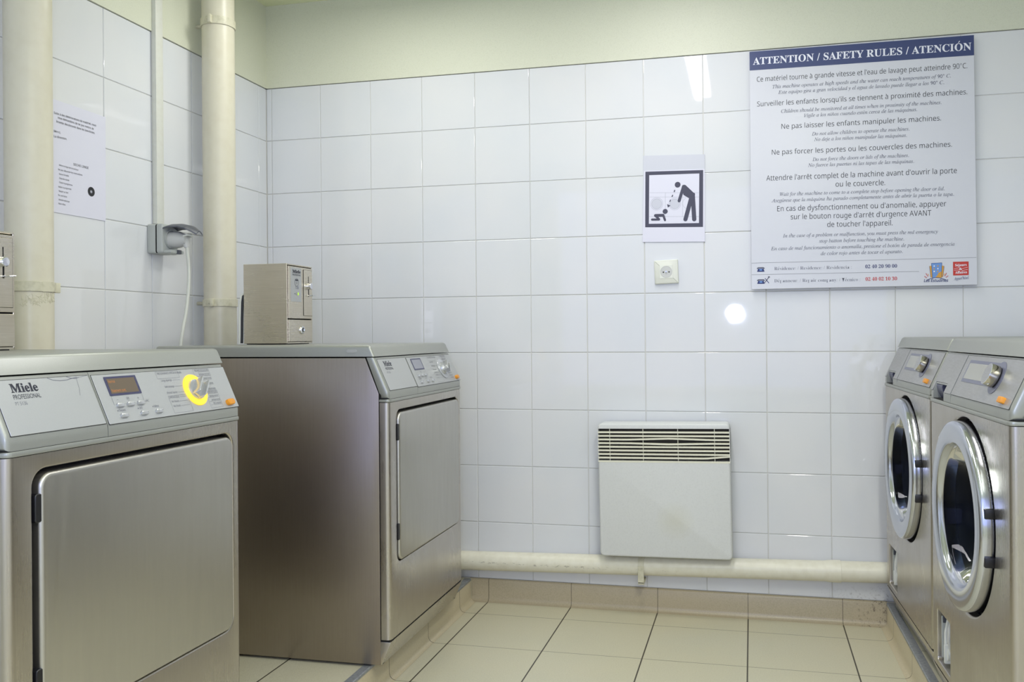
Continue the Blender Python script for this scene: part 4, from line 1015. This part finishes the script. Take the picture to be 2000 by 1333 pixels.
b.tube([(0, -.0110, .0005), (0, -.0165, .0005)], .0024, 'chrome', 12); b.build('socket_face', ins, label='round socket with earth pin')

# ------------------------------------------------------------------ notice on the left wall
NM = frame((XL+.0022, 0, 0), (0, 1, 0), (0, 0, 1), (1, 0, 0))
b = B(); b.prism([(-1.0635, 1.2844), (-.8620, 1.2842), (-.8599, 1.5811), (-1.0645, 1.5833)], XL+.0009, XL+.0021, 'paper', axis=0)
note = b.build('printed_notice'); tag(note, 'printed white notice on the left wall beside the thick pipe', 'notice')
b = B()
for k, (s, p0, p1) in enumerate(NOTICE):
    text(b, s, 'ink_black', NM, p0, p1, cap=.0056 if k < 5 else (.0062 if k == 5 else .0044), off=.004 if k < 6 else 0, h=.0003)
b.build('lettering', note)
b = B(); ring(b, -.918, 1.3590, .0042, .0132, 'ink_black', NM, .0003); ring(b, -.918, 1.3590, .0022, .0036, 'line_grey', NM, .0004); b.build('disc_symbol', note, label='black disc symbol')

# ------------------------------------------------------------------ trunking, socket, plug
b = B(); b.box((0, -.0140, 0), (.0165, .0200, .895), 'trunking_plastic', .0012); 
b.box((.0005, -.0148, .0), (.0125, .0208, .894), 'trunking_plastic', .001)
o = b.build('cable_trunking', loc=(XL+.0004, -.645, 1.3005)); tag(o, 'slim white cable trunking running up from the grey socket', 'cable trunking')
root = thing('power_socket', 'grey weatherproof power socket with raised dark lid on the left wall', 'socket', (XL, -.645, 1.2520))
b = B(); b.prism(rrect(-.040, -.045, .036, .0450, .007, 4), .0005, .030, 'grey_plastic', axis=0, bev=.003, seg=2); b.build('back_box', root)
b = B(); b.prism(rrect(-.0388, -.0438, .0348, .0438, .006, 4), .0295, .0325, 'dark_gap', axis=0); b.build('seal', root)
b = B(); b.prism(rrect(-.040, -.045, .036, .0450, .007, 4), .0322, .054, 'grey_plastic', axis=0, bev=.004, seg=3); b.prism(rrect(-.034, -.044, .030, -.034, .003, 3), .05, .078, 'grey_plastic', axis=0, bev=.001, seg=1); b.box((.074, -.004, -.046), (.084, .012, -.033), 'lid_grey', .002); 
b.lathe([(.0265, .053), (.0290, .053), (.0290, .0600), (.0265, .0600)], 'grey_plastic', 32, M=frame((0, -.002, 0), (0, 1, 0), (0, 0, 1), (1, 0, 0)), close=True); b.build('front_cover', root)
ML = frame((.051, 0, .042), Vector((1, 0, .02)).normalized(), (0, 1, 0), Vector((-.02, 0, 1)).normalized())
b = B()
V, F = [], []
prof = [(0, .0), (.02, .004), (.05, .003), (.078, -.004), (.094, -.014), (.104, -.021)]
for x, z in prof:
    w_ = .036 if x < .08 else (.022 if x < .1 else .016)
    for i in range(9):
        t = -1+i/4; V.append((x, -.002+w_*t, z-.010*t*t)); 
    for i in range(9):
        t = 1-i/4; V.append((x, -.002+w_*t, z-.004-.010*t*t))
n = 18
for i in range(len(prof)-1):
    for k in range(n): F.append((i*n+k, i*n+(k+1) % n, (i+1)*n+(k+1) % n, (i+1)*n+k))
F += [tuple(range(n)), tuple((len(prof)-1)*n+k for k in range(n-1, -1, -1))]
b.add(V, F, 'lid_grey', ML); b.build('hinged_lid', root, label='dark grey raised lid', smooth=15)
root = thing('power_plug', 'white plug with a cord hanging down from the grey power socket', 'plug', (XL, -.645, 1.250))
b = B(); MP = frame((0, -.002, 0), (0, 1, 0), (0, 0, 1), (1, 0, 0))
b.lathe([(0, .0545), (.0258, .0545), (.0258, .075), (.0245, .088), (.0195, .100), (.0170, .108), (.0155, .112), (0, .113)], 'pale_grey_plastic', 32, M=MP)
b.tube([(.104, -.002, .0), (.107, -.002, -.012), (.110, .0, -.024)], [.011, .0095, .0075], 'pale_grey_plastic', 16)
b.build('plug_body', root)
b = B(); b.tube([(.108, -.014, .010), (.122, -.013, .013), (.128, -.002, .012), (.122, .009, .010), (.108, .011, .008)], .0032, 'ivory_plastic', 10); b.build('pull_ring', root)
b = B()
pts = [(.110, .0, -.022), (.110, .003, -.045), (.110, .008, -.085), (.110, .0075, -.13), (.109, .003, -.18), (.108, -.006, -.23), (.107, -.020, -.28), (.104, -.026, -.33), (.100, -.028, -.45), (.100, -.028, -.70)]
sm = []
for i in range(len(pts)-1):
    a0, a1, a2, a3 = [Vector(pts[max(0, min(len(pts)-1, i+k))]) for k in (-1, 0, 1, 2)]
    for t in (0, .25, .5, .75): sm.append(a1*.0+.5*((2*a1)+(-a0+a2)*t+(2*a0-5*a1+4*a2-a3)*t*t+(-a0+3*a1-3*a2+a3)*t**3))
sm.append(Vector(pts[-1]))
b.tube(sm, .0049, 'white_cord', 12); b.build('cord', root, label='white hanging cord')

bpy.data.objects.remove(_to); bpy.data.scenes.remove(_ts)
